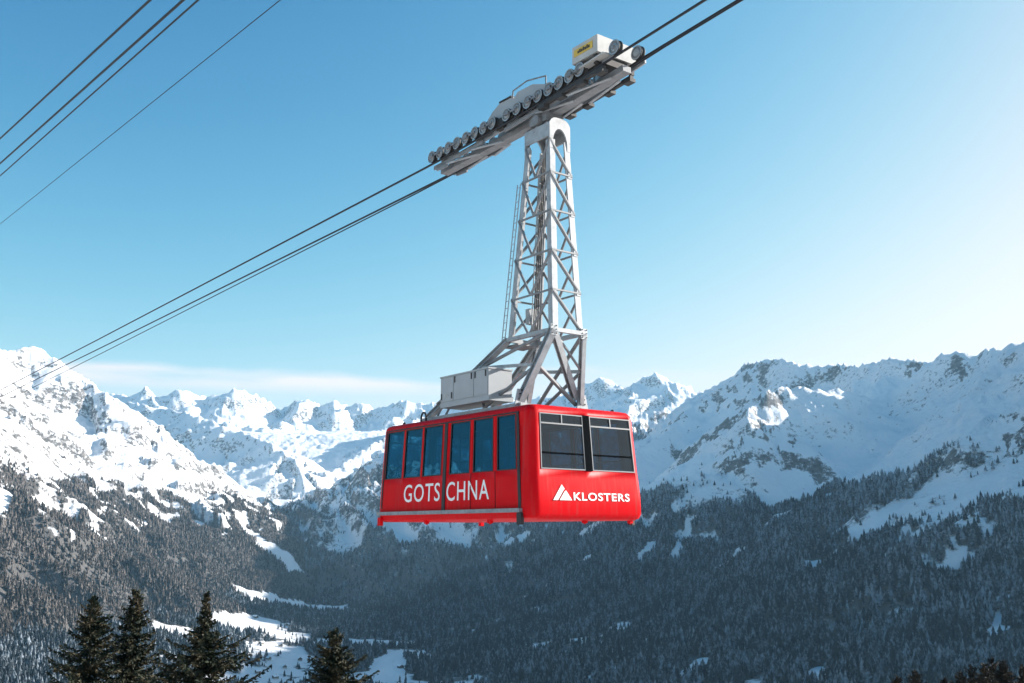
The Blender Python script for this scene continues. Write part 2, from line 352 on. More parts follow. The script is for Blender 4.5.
def attributes():
    X, Y, H = TX, TY, TH; slope = 1-TN[..., 2]
    n1 = fbm(X/260, Y/260, 201, 4); n2 = fbm(X/70, Y/70, 205, 4); n3 = fbm(X/700, Y/700, 209, 3)
    line = np.where(X < -200, np.interp(X, [-2600, -1700, -1300, -900], [230, 110, 60, 0]), np.interp(X, [1100, 1900], [130, 40])) + np.where(X < -200, 60 + 60*n3 + 60*n1, 130*n3 + 110*n1)
    line = np.where(TG == 4, 230 + 140*n3 + 140*n1, line)
    line = np.where((TG == 3), -1e4, line)
    fd = np.where(TG == 5, sstep(130, -120, H-line), sstep(80, -60, H-line))
    fd = np.where(TG == 4, np.maximum(sstep(40, -130, H+30+60*n1), .55*sstep(-.30, .05, TU+.3*n2)*sstep(260, 120, H+90*n3)), fd)
    fd *= np.where(H > line-170, np.where(TG == 5, sstep(-.26, .10, TU+.30*n2), sstep(-.25, .25, n2+.12)), 1)
    fd *= sstep(900, 1100, np.hypot(X, Y)) * (np.hypot(X, Y) < 6900)
    fd = np.where((TG == 2) & (H < line-130), 1.0, fd)
    # bare avalanche runs in the gully beds, wider higher up
    run = sstep(-.12, -.42, TU + .22*n2) * sstep(-330, 60, H) * ((TG == 5) | (TG == 2) | (TG == 4))
    fd *= 1 - np.where(TG == 2, .30, .92)*run
    fd *= np.where(TG == 2, .85, .55) + np.where(TG == 2, .15, .45)*sstep(-.45, .05, n1 + .6*n2)
    # scattered patches on the valley floor
    flat = sstep(.03, .008, slope)*(H < -250)
    fd *= 1-flat*sstep(-.05, -.25, n1)*.8
    fd = np.where((X < -.34*Y) & (H < -150) & (Y > 900) & (Y < 3300), np.maximum(fd, .85), fd)
    for m in MEADOW_W: fd[in_poly(X+14*n2, Y+30*n2, m)] = 0
    for m in VILLAGE_W: fd[in_poly(X, Y, m)] *= sstep(.15, .5, n2)[in_poly(X, Y, m)]*.5
    for s, w in STREAK_W: fd *= sstep(w*1.1, w*2.2, poly_dist(X+18*n2, Y+18*n1, s)+14*n2)
    rock = sstep(.17, .38, slope+.10*n2+.07*n1) * np.clip((H+100)/300, 0, 1)
    rock = np.where(TG == 3, rock*.8, np.where(TG == 5, rock*(.55+.5*sstep(-.12, .30, n3+.35*n1)), np.where(TG == 4, np.minimum(1, rock+.25*(H > -50)*sstep(-.1, .4, TU+.5*n2)), rock*.9)))
    return fd, rock
FD, ROCK = attributes()

# ------------------------------------------------------------------ terrain materials
def terrain_mat(name, snow=(.95,.95,.95), rockc=((.07,.066,.064),(.20,.185,.17)), under=(.07,.062,.055)):
    m = bpy.data.materials.new(name); m.use_nodes = True; t = m.node_tree; b = t.nodes['Principled BSDF']; L = t.links.new
    b.inputs['Roughness'].default_value = .75; b.inputs['Specular IOR Level'].default_value = .2
    tc = N(t, 'ShaderNodeTexCoord')
    def noise(sc, det=6, r=.6):
        n = N(t, 'ShaderNodeTexNoise'); n.inputs['Scale'].default_value = sc; n.inputs['Detail'].default_value = det; n.inputs['Roughness'].default_value = r
        L(tc.outputs['Object'], n.inputs['Vector']); return n.outputs[0]
    def M(op, a, bb=None, clamp=False):
        q = N(t, 'ShaderNodeMath', operation=op, use_clamp=clamp)
        for i, v in enumerate((a, bb)):
            if v is None: continue
            if isinstance(v, (int, float)): q.inputs[i].default_value = v
            else: L(v, q.inputs[i])
        return q.outputs[0]
    ar = N(t, 'ShaderNodeAttribute', attribute_name='rock'); af = N(t, 'ShaderNodeAttribute', attribute_name='forest')
    nf = noise(.045, 11, .74); nc = noise(.006, 5)
    rk = M('MULTIPLY', M('ADD', M('SUBTRACT', ar.outputs['Fac'], .62), M('MULTIPLY', M('SUBTRACT', nf, .5), 3.0)), 3.2, True)
    rr = N(t, 'ShaderNodeValToRGB'); rr.color_ramp.elements[0].color = (*rockc[0], 1); rr.color_ramp.elements[1].color = (*rockc[1], 1)
    rr.color_ramp.elements[0].position = .35; rr.color_ramp.elements[1].position = .65; L(noise(.05, 6), rr.inputs[0])
    sr = N(t, 'ShaderNodeValToRGB'); sr.color_ramp.elements[0].color = (*[c*.93 for c in snow], 1); sr.color_ramp.elements[1].color = (*snow, 1); L(nc, sr.inputs[0])
    m1 = N(t, 'ShaderNodeMixRGB'); L(rk, m1.inputs[0]); L(sr.outputs[0], m1.inputs[1]); L(rr.outputs[0], m1.inputs[2])
    fk = M('MULTIPLY', M('ADD', M('SUBTRACT', af.outputs['Fac'], .18), M('MULTIPLY', M('SUBTRACT', nf, .5), 1.6)), 3.5, True)
    m2 = N(t, 'ShaderNodeMixRGB'); L(M('MULTIPLY', fk, .93), m2.inputs[0]); L(m1.outputs[0], m2.inputs[1]); m2.inputs[2].default_value = (*under, 1)
    L(m2.outputs[0], b.inputs['Base Color'])
    bp = N(t, 'ShaderNodeBump'); bp.inputs['Strength'].default_value = .8; bp.inputs['Distance'].default_value = 14.0
    L(M('ADD', nf, M('MULTIPLY', nc, 2.0)), bp.inputs['Height']); L(bp.outputs[0], b.inputs['Normal'])
    return m
M_TERR = terrain_mat('snowy_mountain')
M_HILL = terrain_mat('snowy_hillside')
def build_terrain():
    names = {0: 'valley_floor', 1: 'near_hillside', 2: 'left_mountain', 3: 'distant_mountains', 4: 'middle_mountain', 5: 'right_mountain'}
    V = np.stack([TX, TY, TH], -1).reshape(-1, 3)
    j, i = np.meshgrid(np.arange(ND-1), np.arange(NA-1), indexing='ij')
    a = (j*NA+i).ravel(); Q = np.stack([a, a+1, a+NA+1, a+NA], -1)
    g = TG[:-1, :-1].ravel()
    for k, nm in names.items():
        q = Q[g == k]
        if not len(q): continue
        u, inv = np.unique(q, return_inverse=True); inv = inv.reshape(-1, 4)
        me = bpy.data.meshes.new(nm); me.vertices.add(len(u)); me.vertices.foreach_set('co', V[u].ravel())
        me.loops.add(inv.size); me.loops.foreach_set('vertex_index', inv[:, ::-1].ravel().astype(np.int32))
        me.polygons.add(len(inv)); me.polygons.foreach_set('loop_start', np.arange(0, inv.size, 4, dtype=np.int32))
        me.polygons.foreach_set('use_smooth', np.ones(len(inv), bool))
        for an, arr in (('rock', ROCK), ('forest', FD)):
            at = me.attributes.new(an, 'FLOAT', 'POINT'); at.data.foreach_set('value', arr.ravel()[u].astype(np.float32))
        me.update(calc_edges=True); me.validate()
        me.materials.append(M_HILL if k == 1 else M_TERR)
        tag(link(bpy.data.objects.new(nm, me)), kind='structure')
build_terrain()

# ------------------------------------------------------------------ haze
def haze():
    m = bpy.data.materials.new('haze_air'); m.use_nodes = True; t = m.node_tree; t.nodes.clear()
    v = N(t, 'ShaderNodeVolumePrincipled'); v.inputs['Color'].default_value = (.42, .75, 1, 1); v.inputs['Density'].default_value = HAZE; v.inputs['Anisotropy'].default_value = .2
    o = N(t, 'ShaderNodeOutputMaterial'); t.links.new(v.outputs[0], o.inputs['Volume'])
    mb = MB(); r = 13300; mb.box((-r, -r, float(TH.min())-1.5), (r, r, float(TH.max())+12)); tag(mb.build('haze', m), kind='stuff')
haze()

# ------------------------------------------------------------------ forests
def foliage_mat(name, dark, frost, amt):
    m = bpy.data.materials.new(name); m.use_nodes = True; t = m.node_tree; b = t.nodes['Principled BSDF']; L = t.links.new
    b.inputs['Roughness'].default_value = .8; b.inputs['Specular IOR Level'].default_value = .15
    geo = N(t, 'ShaderNodeNewGeometry'); oi = N(t, 'ShaderNodeObjectInfo'); nz = N(t, 'ShaderNodeTexNoise'); nz.inputs['Scale'].default_value = .16; nz.inputs['Detail'].default_value = 4
    L(geo.outputs['Position'], nz.inputs['Vector'])
    def M(op, a, bb, clamp=False):
        q = N(t, 'ShaderNodeMath', operation=op, use_clamp=clamp)
        for i, v in enumerate((a, bb)):
            if isinstance(v, (int, float)): q.inputs[i].default_value = v
            else: L(v, q.inputs[i])
        return q.outputs[0]
    st = N(t, 'ShaderNodeTexNoise'); st.inputs['Scale'].default_value = .006; st.inputs['Detail'].default_value = 3; L(geo.outputs['Position'], st.inputs['Vector'])
    pz = N(t, 'ShaderNodeSeparateXYZ'); L(geo.outputs['Position'], pz.inputs[0])
    amt = M('ADD', amt+.08, M('MULTIPLY', pz.outputs[2], .0009))   # rime thickens with height
    f = M('MULTIPLY', M('ADD', M('ADD', M('ADD', M('MULTIPLY', M('SUBTRACT', st.outputs[0], .5), 1.3), M('MULTIPLY', M('SUBTRACT', nz.outputs[0], .5), 3.2)), M('MULTIPLY', M('SUBTRACT', oi.outputs['Random'], .5), 1.1)), amt), 1.0, True)
    mx = N(t, 'ShaderNodeMixRGB'); L(f, mx.inputs[0]); mx.inputs[1].default_value = (*dark, 1); mx.inputs[2].default_value = (*frost, 1)
    L(mx.outputs[0], b.inputs['Base Color']); return m
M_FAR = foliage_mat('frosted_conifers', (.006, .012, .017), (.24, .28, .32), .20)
M_FAR_W = foliage_mat('frosted_conifers_brown', (.022, .019, .016), (.19, .165, .15), .26)  # browner, less blue version of the conifer colours
def conifer_proto(name, seed, mat):
    r = random.Random(seed); v = []; f = []; tiers = 5; n = 7
    for k in range(tiers):
        z0 = .10+.80*k/tiers; z1 = min(1.0, z0+.34); rad = .19*(1-k/tiers)**.8*r.uniform(.85, 1.15)+.012
        o = len(v); v.append((r.uniform(-.01,.01), r.uniform(-.01,.01), z1))
        for i in range(n):
            a = 2*math.pi*(i+.5*(k % 2))/n+r.uniform(-.2,.2); q = rad*r.uniform(.7,1.2); v.append((q*math.cos(a), q*math.sin(a), z0+r.uniform(-.04,.03)))
        f += [(o, o+1+i, o+1+(i+1) % n) for i in range(n)]
    o = len(v); v += [(.014,0,0),(-.007,.012,0),(-.007,-.012,0),(0,0,.3)]; f += [(o,o+1,o+3),(o+1,o+2,o+3),(o+2,o,o+3)]
    me = bpy.data.meshes.new(name); me.from_pydata(v, [], f); me.materials.append(mat)
    return bpy.data.objects.new(name, me)
def scatter_group(protos):
    g = bpy.data.node_groups.new('wood_scatter', 'GeometryNodeTree')
    g.interface.new_socket('Geometry', in_out='INPUT', socket_type='NodeSocketGeometry'); g.interface.new_socket('Geometry', in_out='OUTPUT', socket_type='NodeSocketGeometry')
    L = g.links.new; gi = N(g, 'NodeGroupInput'); go = N(g, 'NodeGroupOutput')
    m2p = N(g, 'GeometryNodeMeshToPoints'); L(gi.outputs[0], m2p.inputs[0])
    j = N(g, 'GeometryNodeGeometryToInstance')
    for p in protos:
        oi = N(g, 'GeometryNodeObjectInfo'); oi.inputs['Object'].default_value = p; oi.inputs['As Instance'].default_value = True
        L(oi.outputs['Geometry'], j.inputs[0])
    iop = N(g, 'GeometryNodeInstanceOnPoints'); L(m2p.outputs[0], iop.inputs['Points']); L(j.outputs[0], iop.inputs['Instance']); iop.inputs['Pick Instance'].default_value = True
    a = N(g, 'GeometryNodeInputNamedAttribute', data_type='INT'); a.inputs[0].default_value = 'pick'; L(a.outputs[0], iop.inputs['Instance Index'])
    r = N(g, 'GeometryNodeInputNamedAttribute', data_type='FLOAT_VECTOR'); r.inputs[0].default_value = 'rot'; L(r.outputs[0], iop.inputs['Rotation'])
    s = N(g, 'GeometryNodeInputNamedAttribute', data_type='FLOAT_VECTOR'); s.inputs[0].default_value = 'scl'; L(s.outputs[0], iop.inputs['Scale'])
    L(iop.outputs[0], go.inputs[0]); return g
def forest(name, label, mask, mat, seed, count, tall, thin=1.0):
    rg = np.random.default_rng(seed)
    # candidates uniform in plan inside the visible wedge
    n = count*6; d = np.sqrt(rg.uniform(1100**2, 6900**2, n)); a = rg.uniform(-.56, .62, n)
    x = np.sin(a)*d; y = np.cos(a)*d; f = ground(x, y)
    fd = f(FD); reg = TG[np.clip(np.round(np.interp(d, DS, np.arange(ND))).astype(int), 0, ND-1), np.clip(np.round(np.interp(a, AZ, np.arange(NA))).astype(int), 0, NA-1)]
    nx, ny, nz_ = f(TN[..., 0]), f(TN[..., 1]), f(TN[..., 2]); h = f(TH)
    facing = -(x*nx+y*ny+h*nz_) / (np.sqrt(x*x+y*y+h*h)) > -.12      # slopes turned away from the valley are left bare
    keep = (rg.uniform(0, 1, n) < fd*np.where(fd < .35, .4, 1)*thin) & mask(reg, x, y) & facing
    idx = np.nonzero(keep)[0][:count]; x, y, h, fd = x[idx], y[idx], h[idx], fd[idx]; k = len(idx)
    hgt = rg.normal(tall, tall*.22, k).clip(tall*.4, tall*1.6)*np.clip(.6+.5*fd, .5, 1.05)*(1+.30*fbm(x/150, y/150, 331, 2))
    wid = hgt*rg.uniform(.95, 1.55, k)
    me = bpy.data.meshes.new(name); me.vertices.add(k); me.vertices.foreach_set('co', np.stack([x, y, h-.6], -1).ravel())
    at = me.attributes.new('pick', 'INT', 'POINT'); at.data.foreach_set('value', rg.integers(0, 4, k).astype(np.int32))
    at = me.attributes.new('rot', 'FLOAT_VECTOR', 'POINT'); at.data.foreach_set('vector', np.stack([rg.normal(0,.03,k), rg.normal(0,.03,k), rg.uniform(0,6.28,k)], -1).ravel())
    at = me.attributes.new('scl', 'FLOAT_VECTOR', 'POINT'); at.data.foreach_set('vector', np.stack([wid, wid, hgt], -1).ravel())
    me.update(); o = link(bpy.data.objects.new(name, me))
    mod = o.modifiers.new('wood_scatter', 'NODES'); mod.node_group = scatter_group([conifer_proto('conifer', seed+q, mat) for q in range(4)])
    tag(o, label, 'forest', kind='stuff'); print(name, k)
forest('forest', 'frosted conifer forest on the sunlit left mountain slope', lambda g, x, y: g == 2, M_FAR_W, 301, 95000, 18, .75)
forest('forest', 'dark conifer forest on the shaded right mountain slope', lambda g, x, y: (g == 5) | (g == 1), M_FAR, 401, 115000, 27, .55)
forest('forest', 'conifer woods in the valley bottom and on the middle mountain', lambda g, x, y: (g == 0) | (g == 4), M_FAR, 501, 50000, 22, .75)

# ------------------------------------------------------------------ cable car
YAW = .645
car = empty('cable_car', (-.277, 26.11, .234), YAW)
tag(car, 'red cable car cabin hanging on a tall steel lattice hanger from track ropes', 'cable car')
CX, CA, CB, CR = .06, 1.68, 3.43, .17        # cabin centre offset, half width, half length, corner radius
PROF = [(0,.12,.14),(.05,.03,.05),(.16,0,0),(.55,0,.01),(.95,.012,.055),(1.14,.022,.08),(2.43,.075,.195),(2.53,.09,.225),(2.60,.14,.28),(2.635,.25,.40)]
def inset(z):
    zs = [p[0] for p in PROF]; return float(np.interp(z, zs, [p[1] for p in PROF])), float(np.interp(z, zs, [p[2] for p in PROF]))
def wall_pt(wall, s, z, out=0.0):
    """s runs along the straight part of the wall in base coordinates; out = offset outward"""
    i, e = inset(z); a = CA-i; b = CB-e; br = CB+.12-.45*e
    if wall in 'LR':
        y = s*((br if s > 0 else b)-CR)/(CB-CR); x = a+out; return (CX + (-x if wall == 'L' else x), y, z)
    x = s*(a-CR)/(CA-CR); y = (b if wall == 'F' else br)+out; return (CX+x, (-y if wall == 'F' else y), z)
ZW0, ZW1 = 1.14, 2.43
SIDE_W = [(3.16,2.27),(2.19,1.35),(1.27,.40),(.03,-.88),(-1.03,-1.89),(-2.05,-2.82)]
END_W = [(-1.44,-.09),(.13,1.505)]
def build_shell():
    bm = bmesh.new(); cache = {}
    def V(p):
        k = (round(p[0], 4), round(p[1], 4), round(p[2], 4))
        if k not in cache: cache[k] = bm.verts.new(p)
        return cache[k]
    zs = sorted(set([p[0] for p in PROF] + [1.3, 1.75, 2.1]))
    for wall in 'LRFB':
        W = SIDE_W if wall in 'LR' else END_W; H = CB-CR if wall in 'LR' else CA-CR
        holes = [(min(w), max(w)) for w in W]
        ss = sorted(set([-H, H] + [v for h in holes for v in h]))
        for s0, s1 in zip(ss[:-1], ss[1:]):
            for z0, z1 in zip(zs[:-1], zs[1:]):
                if z0 >= ZW0-1e-6 and z1 <= ZW1+1e-6 and any(s0 >= h[0]-1e-6 and s1 <= h[1]+1e-6 for h in holes): continue
                q = [V(wall_pt(wall, s0, z0)), V(wall_pt(wall, s1, z0)), V(wall_pt(wall, s1, z1)), V(wall_pt(wall, s0, z1))]
                try: bm.faces.new(q)
                except ValueError: pass
    def corner(sx, sy, z, k, n=6):
        i, e = inset(z); t = math.pi/2*k/n; cx = CX+sx*(CA-i-CR); cy_ = -(CB-e-CR) if sy < 0 else CB+.12-.45*e-CR
        return (cx+sx*CR*math.cos(t), cy_+sy*CR*math.sin(t), z)
    for sx in (-1, 1):
        for sy in (-1, 1):
            for k in range(6):
                for z0, z1 in zip(zs[:-1], zs[1:]):
                    bm.faces.new([V(corner(sx,sy,z0,k)), V(corner(sx,sy,z0,k+1)), V(corner(sx,sy,z1,k+1)), V(corner(sx,sy,z1,k))])
    def ring(z):
        H = CA-CR; G = CB-CR; r = []
        r += [wall_pt('F', s, z) for s in sorted(set([-H, H]+[v for h in END_W for v in h]))]
        r += [corner(1,-1,z,6-k) for k in range(1, 6)]
        r += [wall_pt('R', s, z) for s in sorted(set([-G, G]+[v for h in SIDE_W for v in h]))]
        r += [corner(1,1,z,k) for k in range(1, 6)]
        r += [wall_pt('B', s, z) for s in sorted(set([-H, H]+[v for h in END_W for v in h]), reverse=True)]
        r += [corner(-1,1,z,6-k) for k in range(1, 6)]
        r += [wall_pt('L', s, z) for s in sorted(set([-G, G]+[v for h in SIDE_W for v in h]), reverse=True)]
        r += [corner(-1,-1,z,k) for k in range(1, 6)]
        return [V(p) for p in r]
    bm.faces.new(ring(zs[-1])); bm.faces.new(ring(0)[::-1])
    bmesh.ops.recalc_face_normals(bm, faces=bm.faces)
    for f in bm.faces: f.smooth = len(f.verts) == 4
    me = bpy.data.meshes.new('cabin'); bm.to_mesh(me); bm.free(); me.materials.append(M_RED); me.materials.append(M_DARKIN)
    o = link(bpy.data.objects.new('cabin', me), car)
    md = o.modifiers.new('wall_thickness', 'SOLIDIFY'); md.thickness = .05; md.offset = -1; md.material_offset = 1; md.material_offset_rim = 0
    me.set_sharp_from_angle(angle=R_(38))
    return o
cabin = build_shell(); cabin['label'] = 'red cabin body with rounded corners'

def wall_patch(name, wall, s0, s1, z0, z1, out, mat, n=3, thick=.012):
    """a thin curved panel following the wall"""
    v = []; f = []; zz = np.linspace(z0, z1, n+1)
    for o in (out, out-thick):
        for z in zz: v += [wall_pt(wall, s0, z, o), wall_pt(wall, s1, z, o)]
    m = 2*(n+1)
    for k in range(n):
        a = 2*k; f.append((a, a+1, a+3, a+2)); f.append((m+a, m+a+2, m+a+3, m+a+1)); f.append((a, a+2, m+a+2, m+a)); f.append((a+1, m+a+1, m+a+3, a+3))
    f.append((0, m, m+1, 1)); f.append((2*n, 2*n+1, m+2*n+1, m+2*n))
    return mesh_obj(name, v, f, mat, cabin)
def frame_mesh(name, wall, s0, s1, z0, z1, w, out, mat, thick=.03, n=3):
    mb = MB(); lo, hi = min(s0, s1), max(s0, s1)
    def patch(a0, a1, b0, b1, k):
        v = []; zz = np.linspace(b0, b1, k+1)
        for o in (out, out-thick):
            for z in zz: v += [wall_pt(wall, a0, z, o), wall_pt(wall, a1, z, o)]
        m = 2*(k+1); f = []
        for q in range(k):
            a = 2*q; f += [(a,a+1,a+3,a+2),(m+a,m+a+2,m+a+3,m+a+1),(a,a+2,m+a+2,m+a),(a+1,m+a+1,m+a+3,a+3)]
        f += [(0,m,m+1,1),(2*k,2*k+1,m+2*k+1,m+2*k)]; mb.add(v, f)
    patch(lo, lo+w, z0, z1, n); patch(hi-w, hi, z0, z1, n); patch(lo+w, hi-w, z0, z0+w, 1); patch(lo+w, hi-w, z1-w, z1, 1)
    return mb.build(name, mat, cabin)
for wall in 'LR':
    for k, (a, b) in enumerate(SIDE_W):
        frame_mesh('window_gasket', wall, a, b, ZW0, ZW1, .028, .004, M_BLACK)
        wall_patch('window_pane', wall, min(a,b)+.02, max(a,b)-.02, ZW0+.02, ZW1-.02, -.018, M_GLASS_S)
    # door post between the two window groups, end strips, top gutter and seams of the sliding door
    wall_patch('door_post', wall, .16, .29, .17, 2.45, .022, M_BLACK, 6, .03)
    wall_patch('door_gasket', wall, -2.97, -2.87, .10, 2.47, .02, M_BLACK, 6, .03)
    wall_patch('end_strip', wall, 3.18, 3.23, .0, 2.45, .018, M_BLACK, 6, .03)
    for s in (-.955, -1.97): wall_patch('door_seam', wall, s-.016, s+.016, .26, ZW0, .004, M_RED_D, 3, .01)
    for s in (1.31, 2.23, -.955, -1.97): wall_patch('window_mullion', wall, s-.035, s+.035, ZW0, ZW1, .010, M_RED, 3, .03)
    wall_patch('door_gutter', wall, -2.97, 3.20, 2.445, 2.475, .03, M_BLACK, 1, .03)
    x = CA+.05; sg = -1 if wall == 'L' else 1
    mb = MB(); mb.box((CX+sg*x-.05, -3.0, .175), (CX+sg*x+.05, 3.42, .265)); mb.build('rub_rail', M_RAIL, cabin)
    mb = MB(); mb.box((CX+sg*(CA+.03)-.03, -3.02, -.10), (CX+sg*(CA+.03)+.06, -2.86, .17)); mb.build('buffer', M_BLACK, cabin)
    mb = MB(); mb.box((CX+sg*(CA+.01)-.05, 3.30, -.10), (CX+sg*(CA+.01)+.05, 3.44, .12)); mb.build('buffer', M_RED, cabin)
for wall in 'FB':
    for a, b in END_W:
        m_ = (a+b)/2
        frame_mesh('window_frame', wall, a, b, ZW0, ZW1, .026, .012, M_FRAME)
        wall_patch('window_rail', wall, a+.027, b-.027, 2.175, 2.21, .014, M_FRAME, 1, .035)
        wall_patch('window_rail', wall, a+.027, b-.027, 1.495, 1.53, .013, M_POST, 1, .035)
        wall_patch('window_rail', wall, m_-.016, m_+.016, 2.211, 2.403, .015, M_FRAME, 1, .035)
        for q0, q1, z0, z1 in ((a,b,1.16,1.50),(a,b,1.525,2.18),(a,m_,2.20,2.41),(m_,b,2.20,2.41)):
            wall_patch('window_pane', wall, q0+.02, q1-.02, z0, z1, -.012, M_GLASS_E, 2)
    wall_patch('window_post', wall, -.085, .125, ZW0-.01, ZW1+.01, .020, M_POST, 1, .03)
# skirt lugs, roof hooks, interior
for (x, y) in ((.05, -3.2), (1.5, -3.2), (-1.5, 1.2), (-1.5, -1.6)):
    mb = MB(); mb.box((x-.05, y-.05, -.06), (x+.05, y+.05, .03)); mb.tube((x, y, -.08), (x, y, -.05), .03); mb.build('floor_lug', M_RED, cabin)
one('cabin_floor', cabin, M_DARK, 'box', (CX-1.56, -3.25, .055), (CX+1.56, 3.25, .10))
for y in (-2.0, -.6, .8, 2.2):
    for x in (-.75, .85): one('grab_pole', cabin, M_FRAME, 'tube', (x, y, .1), (x, y, 2.58), .022, 8)
for sg in (-1, 1):
    one('handrail', cabin, M_FRAME, 'tube', (CX+sg*1.44, -3.0, 1.45), (CX+sg*1.44, 3.0, 1.45), .02, 8)
    one('ceiling_rail', cabin, M_FRAME, 'tube', (CX+sg*.7, -2.9, 2.28), (CX+sg*.7, 2.9, 2.28), .02, 8)
    one('bench', cabin, M_DARKIN, 'box', (CX+sg*1.0-.45, 2.6, .42), (CX+sg*1.0+.45, 3.0, .50))
one('control_desk', cabin, M_DARKIN, 'box', (-1.2, -2.95, .1), (-.5, -2.65, 1.15))
def roof_hook(x, y, r, h):
    mb = MB(); pts = []
    for k in range(9):
        t = math.pi*k/8; pts.append(Vector((x, y+r*math.cos(t), 2.6+h+r*math.sin(t))))
    pts = [Vector((x, y+r, 2.58))]+pts+[Vector((x, y-r, 2.58))]
    for a, b in zip(pts[:-1], pts[1:]): mb.tube(a, b, .028, 6)
    return mb.build('roof_hook', M_BLACK, cabin)
roof_hook(-1.3, 1.75, .12, .16); roof_hook(1.3, -2.85, .04, .04); roof_hook(-1.3, 2.75, .04, .04)

one('roof_bounce_plate', cabin, M_STEELD, 'box', (CX-1.15, -2.75, 2.637), (CX+1.15, 2.95, 2.655))  # unseen grey plate, added to keep red roof bounce off the hanger legs
def text_mesh(name, body, wall, s_start, s_end, z0, cap, out, mat, parent, bold=0.0, spacing=1.0):
    cu = bpy.data.curves.new('lettering', 'FONT'); cu.body = body; cu.resolution_u = 4; cu.offset = bold; cu.space_character = spacing
    tmp = bpy.data.objects.new('lettering', cu); COL.objects.link(tmp)
    dg = bpy.context.evaluated_depsgraph_get(); me0 = tmp.evaluated_get(dg).to_mesh()
    co = np.array([v.co[:] for v in me0.vertices]); fs = [tuple(p.vertices) for p in me0.polygons]
    tmp.evaluated_get(dg).to_mesh_clear(); bpy.data.objects.remove(tmp); bpy.data.curves.remove(cu)
    lo, hi = co.min(0), co.max(0); u = (co[:, 0]-lo[0])/(hi[0]-lo[0]); v = (co[:, 1]-lo[1])/(hi[1]-lo[1])
    P = [wall_pt(wall, s_start+(s_end-s_start)*a, z0+cap*b, out) for a, b in zip(u, v)]
    return mesh_obj(name, P, fs, mat, parent)
text_mesh('lettering', 'GOTS', 'L', 2.10, .40, .50, .46, .004, M_WHITE, cabin, .004, 1.10)['label'] = 'white lettering GOTS'
text_mesh('lettering', 'CHNA', 'L', .11, -1.72, .49, .47, .004, M_WHITE, cabin, .004, 1.12)['label'] = 'white lettering CHNA'
text_mesh('lettering', 'KLOSTERS', 'F', -.53, 1.22, .445, .185, .010, M_WHITE, cabin, .022, 1.12)['label'] = 'white lettering KLOSTERS'
def poly_on_wall(name, wall, pts, out, mat):
    return mesh_obj(name, [wall_pt(wall, s, z, out) for s, z in pts], [tuple(range(len(pts)))], mat, cabin)
def logo_piece(label, pts, tris):
    mesh_obj('logo', [wall_pt('F', s_, z_, .016) for s_, z_ in pts], tris, M_WHITE, cabin)['label'] = label
logo_piece('white mountain logo, tall slanted stroke', [(-1.14,.445),(-.87,.80),(-.79,.70),(-.83,.665),(-1.00,.445)], [(0,4,3,1),(1,3,2)])
logo_piece('white mountain logo, small peak', [(-.955,.445),(-.80,.64),(-.755,.67),(-.58,.445)], [(0,3,2,1)])

# ---- hanger -------------------------------------------------------
hm = MB(); hm.box((-1.05, -2.2, 2.66), (-.85, 2.25, 2.78)); hm.box((.85, -2.2, 2.66), (1.05, 2.25, 2.78))
for y in (-2.1, -.5, 1.0, 2.1): hm.box((-.848, y-.07, 2.67), (.848, y+.07, 2.77))
hanger = hm.build('hanger', M_STEEL, car); hanger['label'] = 'grey steel lattice hanger above the cabin'
def q4(wx, yf, yr, z): return {'FL': Vector((-wx, yf, z)), 'FR': Vector((wx, yf, z)), 'RL': Vector((-wx, yr, z)), 'RR': Vector((wx, yr, z))}
KZ, TZ = 4.54, 9.55
def ring_at(z):
    t = (z-KZ)/(TZ-KZ); return q4(.48-.16*t, -2.74+.26*t, -.93-.55*t, z)
LV = [KZ, 5.56, 6.58, 7.62, 8.64, TZ]
RG = [ring_at(z) for z in LV]
def lbeam(name, p, q, w, t, flipx, flipy, mat):
    """angle section leg, open towards the tower's inside"""
    p, q = Vector(p), Vector(q); v = []
    for c in (p, q):
        for a, b in ((0,0),(w,0),(w,t),(t,t),(t,w),(0,w)): v.append(c+Vector((flipx*a, flipy*b, 0)))
    f = [(i, (i+1) % 6, 6+(i+1) % 6, 6+i) for i in range(6)]+[tuple(range(6)), tuple(range(11, 5, -1))]
    return mesh_obj(name, v, f, mat, hanger)
for k, (fx, fy) in {'FL': (1, 1), 'FR': (-1, 1), 'RL': (1, -1), 'RR': (-1, -1)}.items():
    lbeam('leg', RG[0][k], RG[-1][k], .17, .045, fx, fy, M_STEEL)
def brace(p, q, r=.035, mat=None, name='brace'): return one(name, hanger, mat or M_STEELD, 'tube', p, q, r, 8)
def flat(p, q, w=.07, h=.05, name='tie', mat=None): return one(name, hanger, mat or M_STEEL, 'bar', p, q, w, h)
def lerp(a, b, t): return a+(b-a)*t
for i in range(5):
    lo, hi = RG[i], RG[i+1]; ins = Vector((0, .02, 0))
    for a, b in (('FL','FR'),('RL','RR')):
        flat(hi[a], hi[b], .045, .04, 'tie', M_STEELD) if i < 4 else None
        brace(hi[a]+ins, lo[b]+ins, .048) if a == 'FL' else brace(hi[b], lo[a], .04)
    for a, b in (('FL','RL'),('FR','RR')):
        flat(hi[a], hi[b], .045, .04, 'tie', M_STEELD) if i < 4 else None
        mid = lerp(lo[a], lo[b], .52)
        brace(hi[a], mid, .036); brace(hi[b], mid, .036)
    # small gussets at each node
    if i < 4:
        for k in ('FL', 'FR'):
            c = hi[k]; one('gusset', hanger, M_STEEL, 'box', (c.x-.005, c.y-.016, c.z-.07), (c.x+.12, c.y-.002, c.z+.07)) if k == 'FL' else one('gusset', hanger, M_STEEL, 'box', (c.x-.12, c.y-.016, c.z-.07), (c.x+.005, c.y-.002, c.z+.07))
for a, b in (('FL','FR'),('RL','RR'),('FL','RL'),('FR','RR')): flat(RG[0][a], RG[0][b], .10, .10)
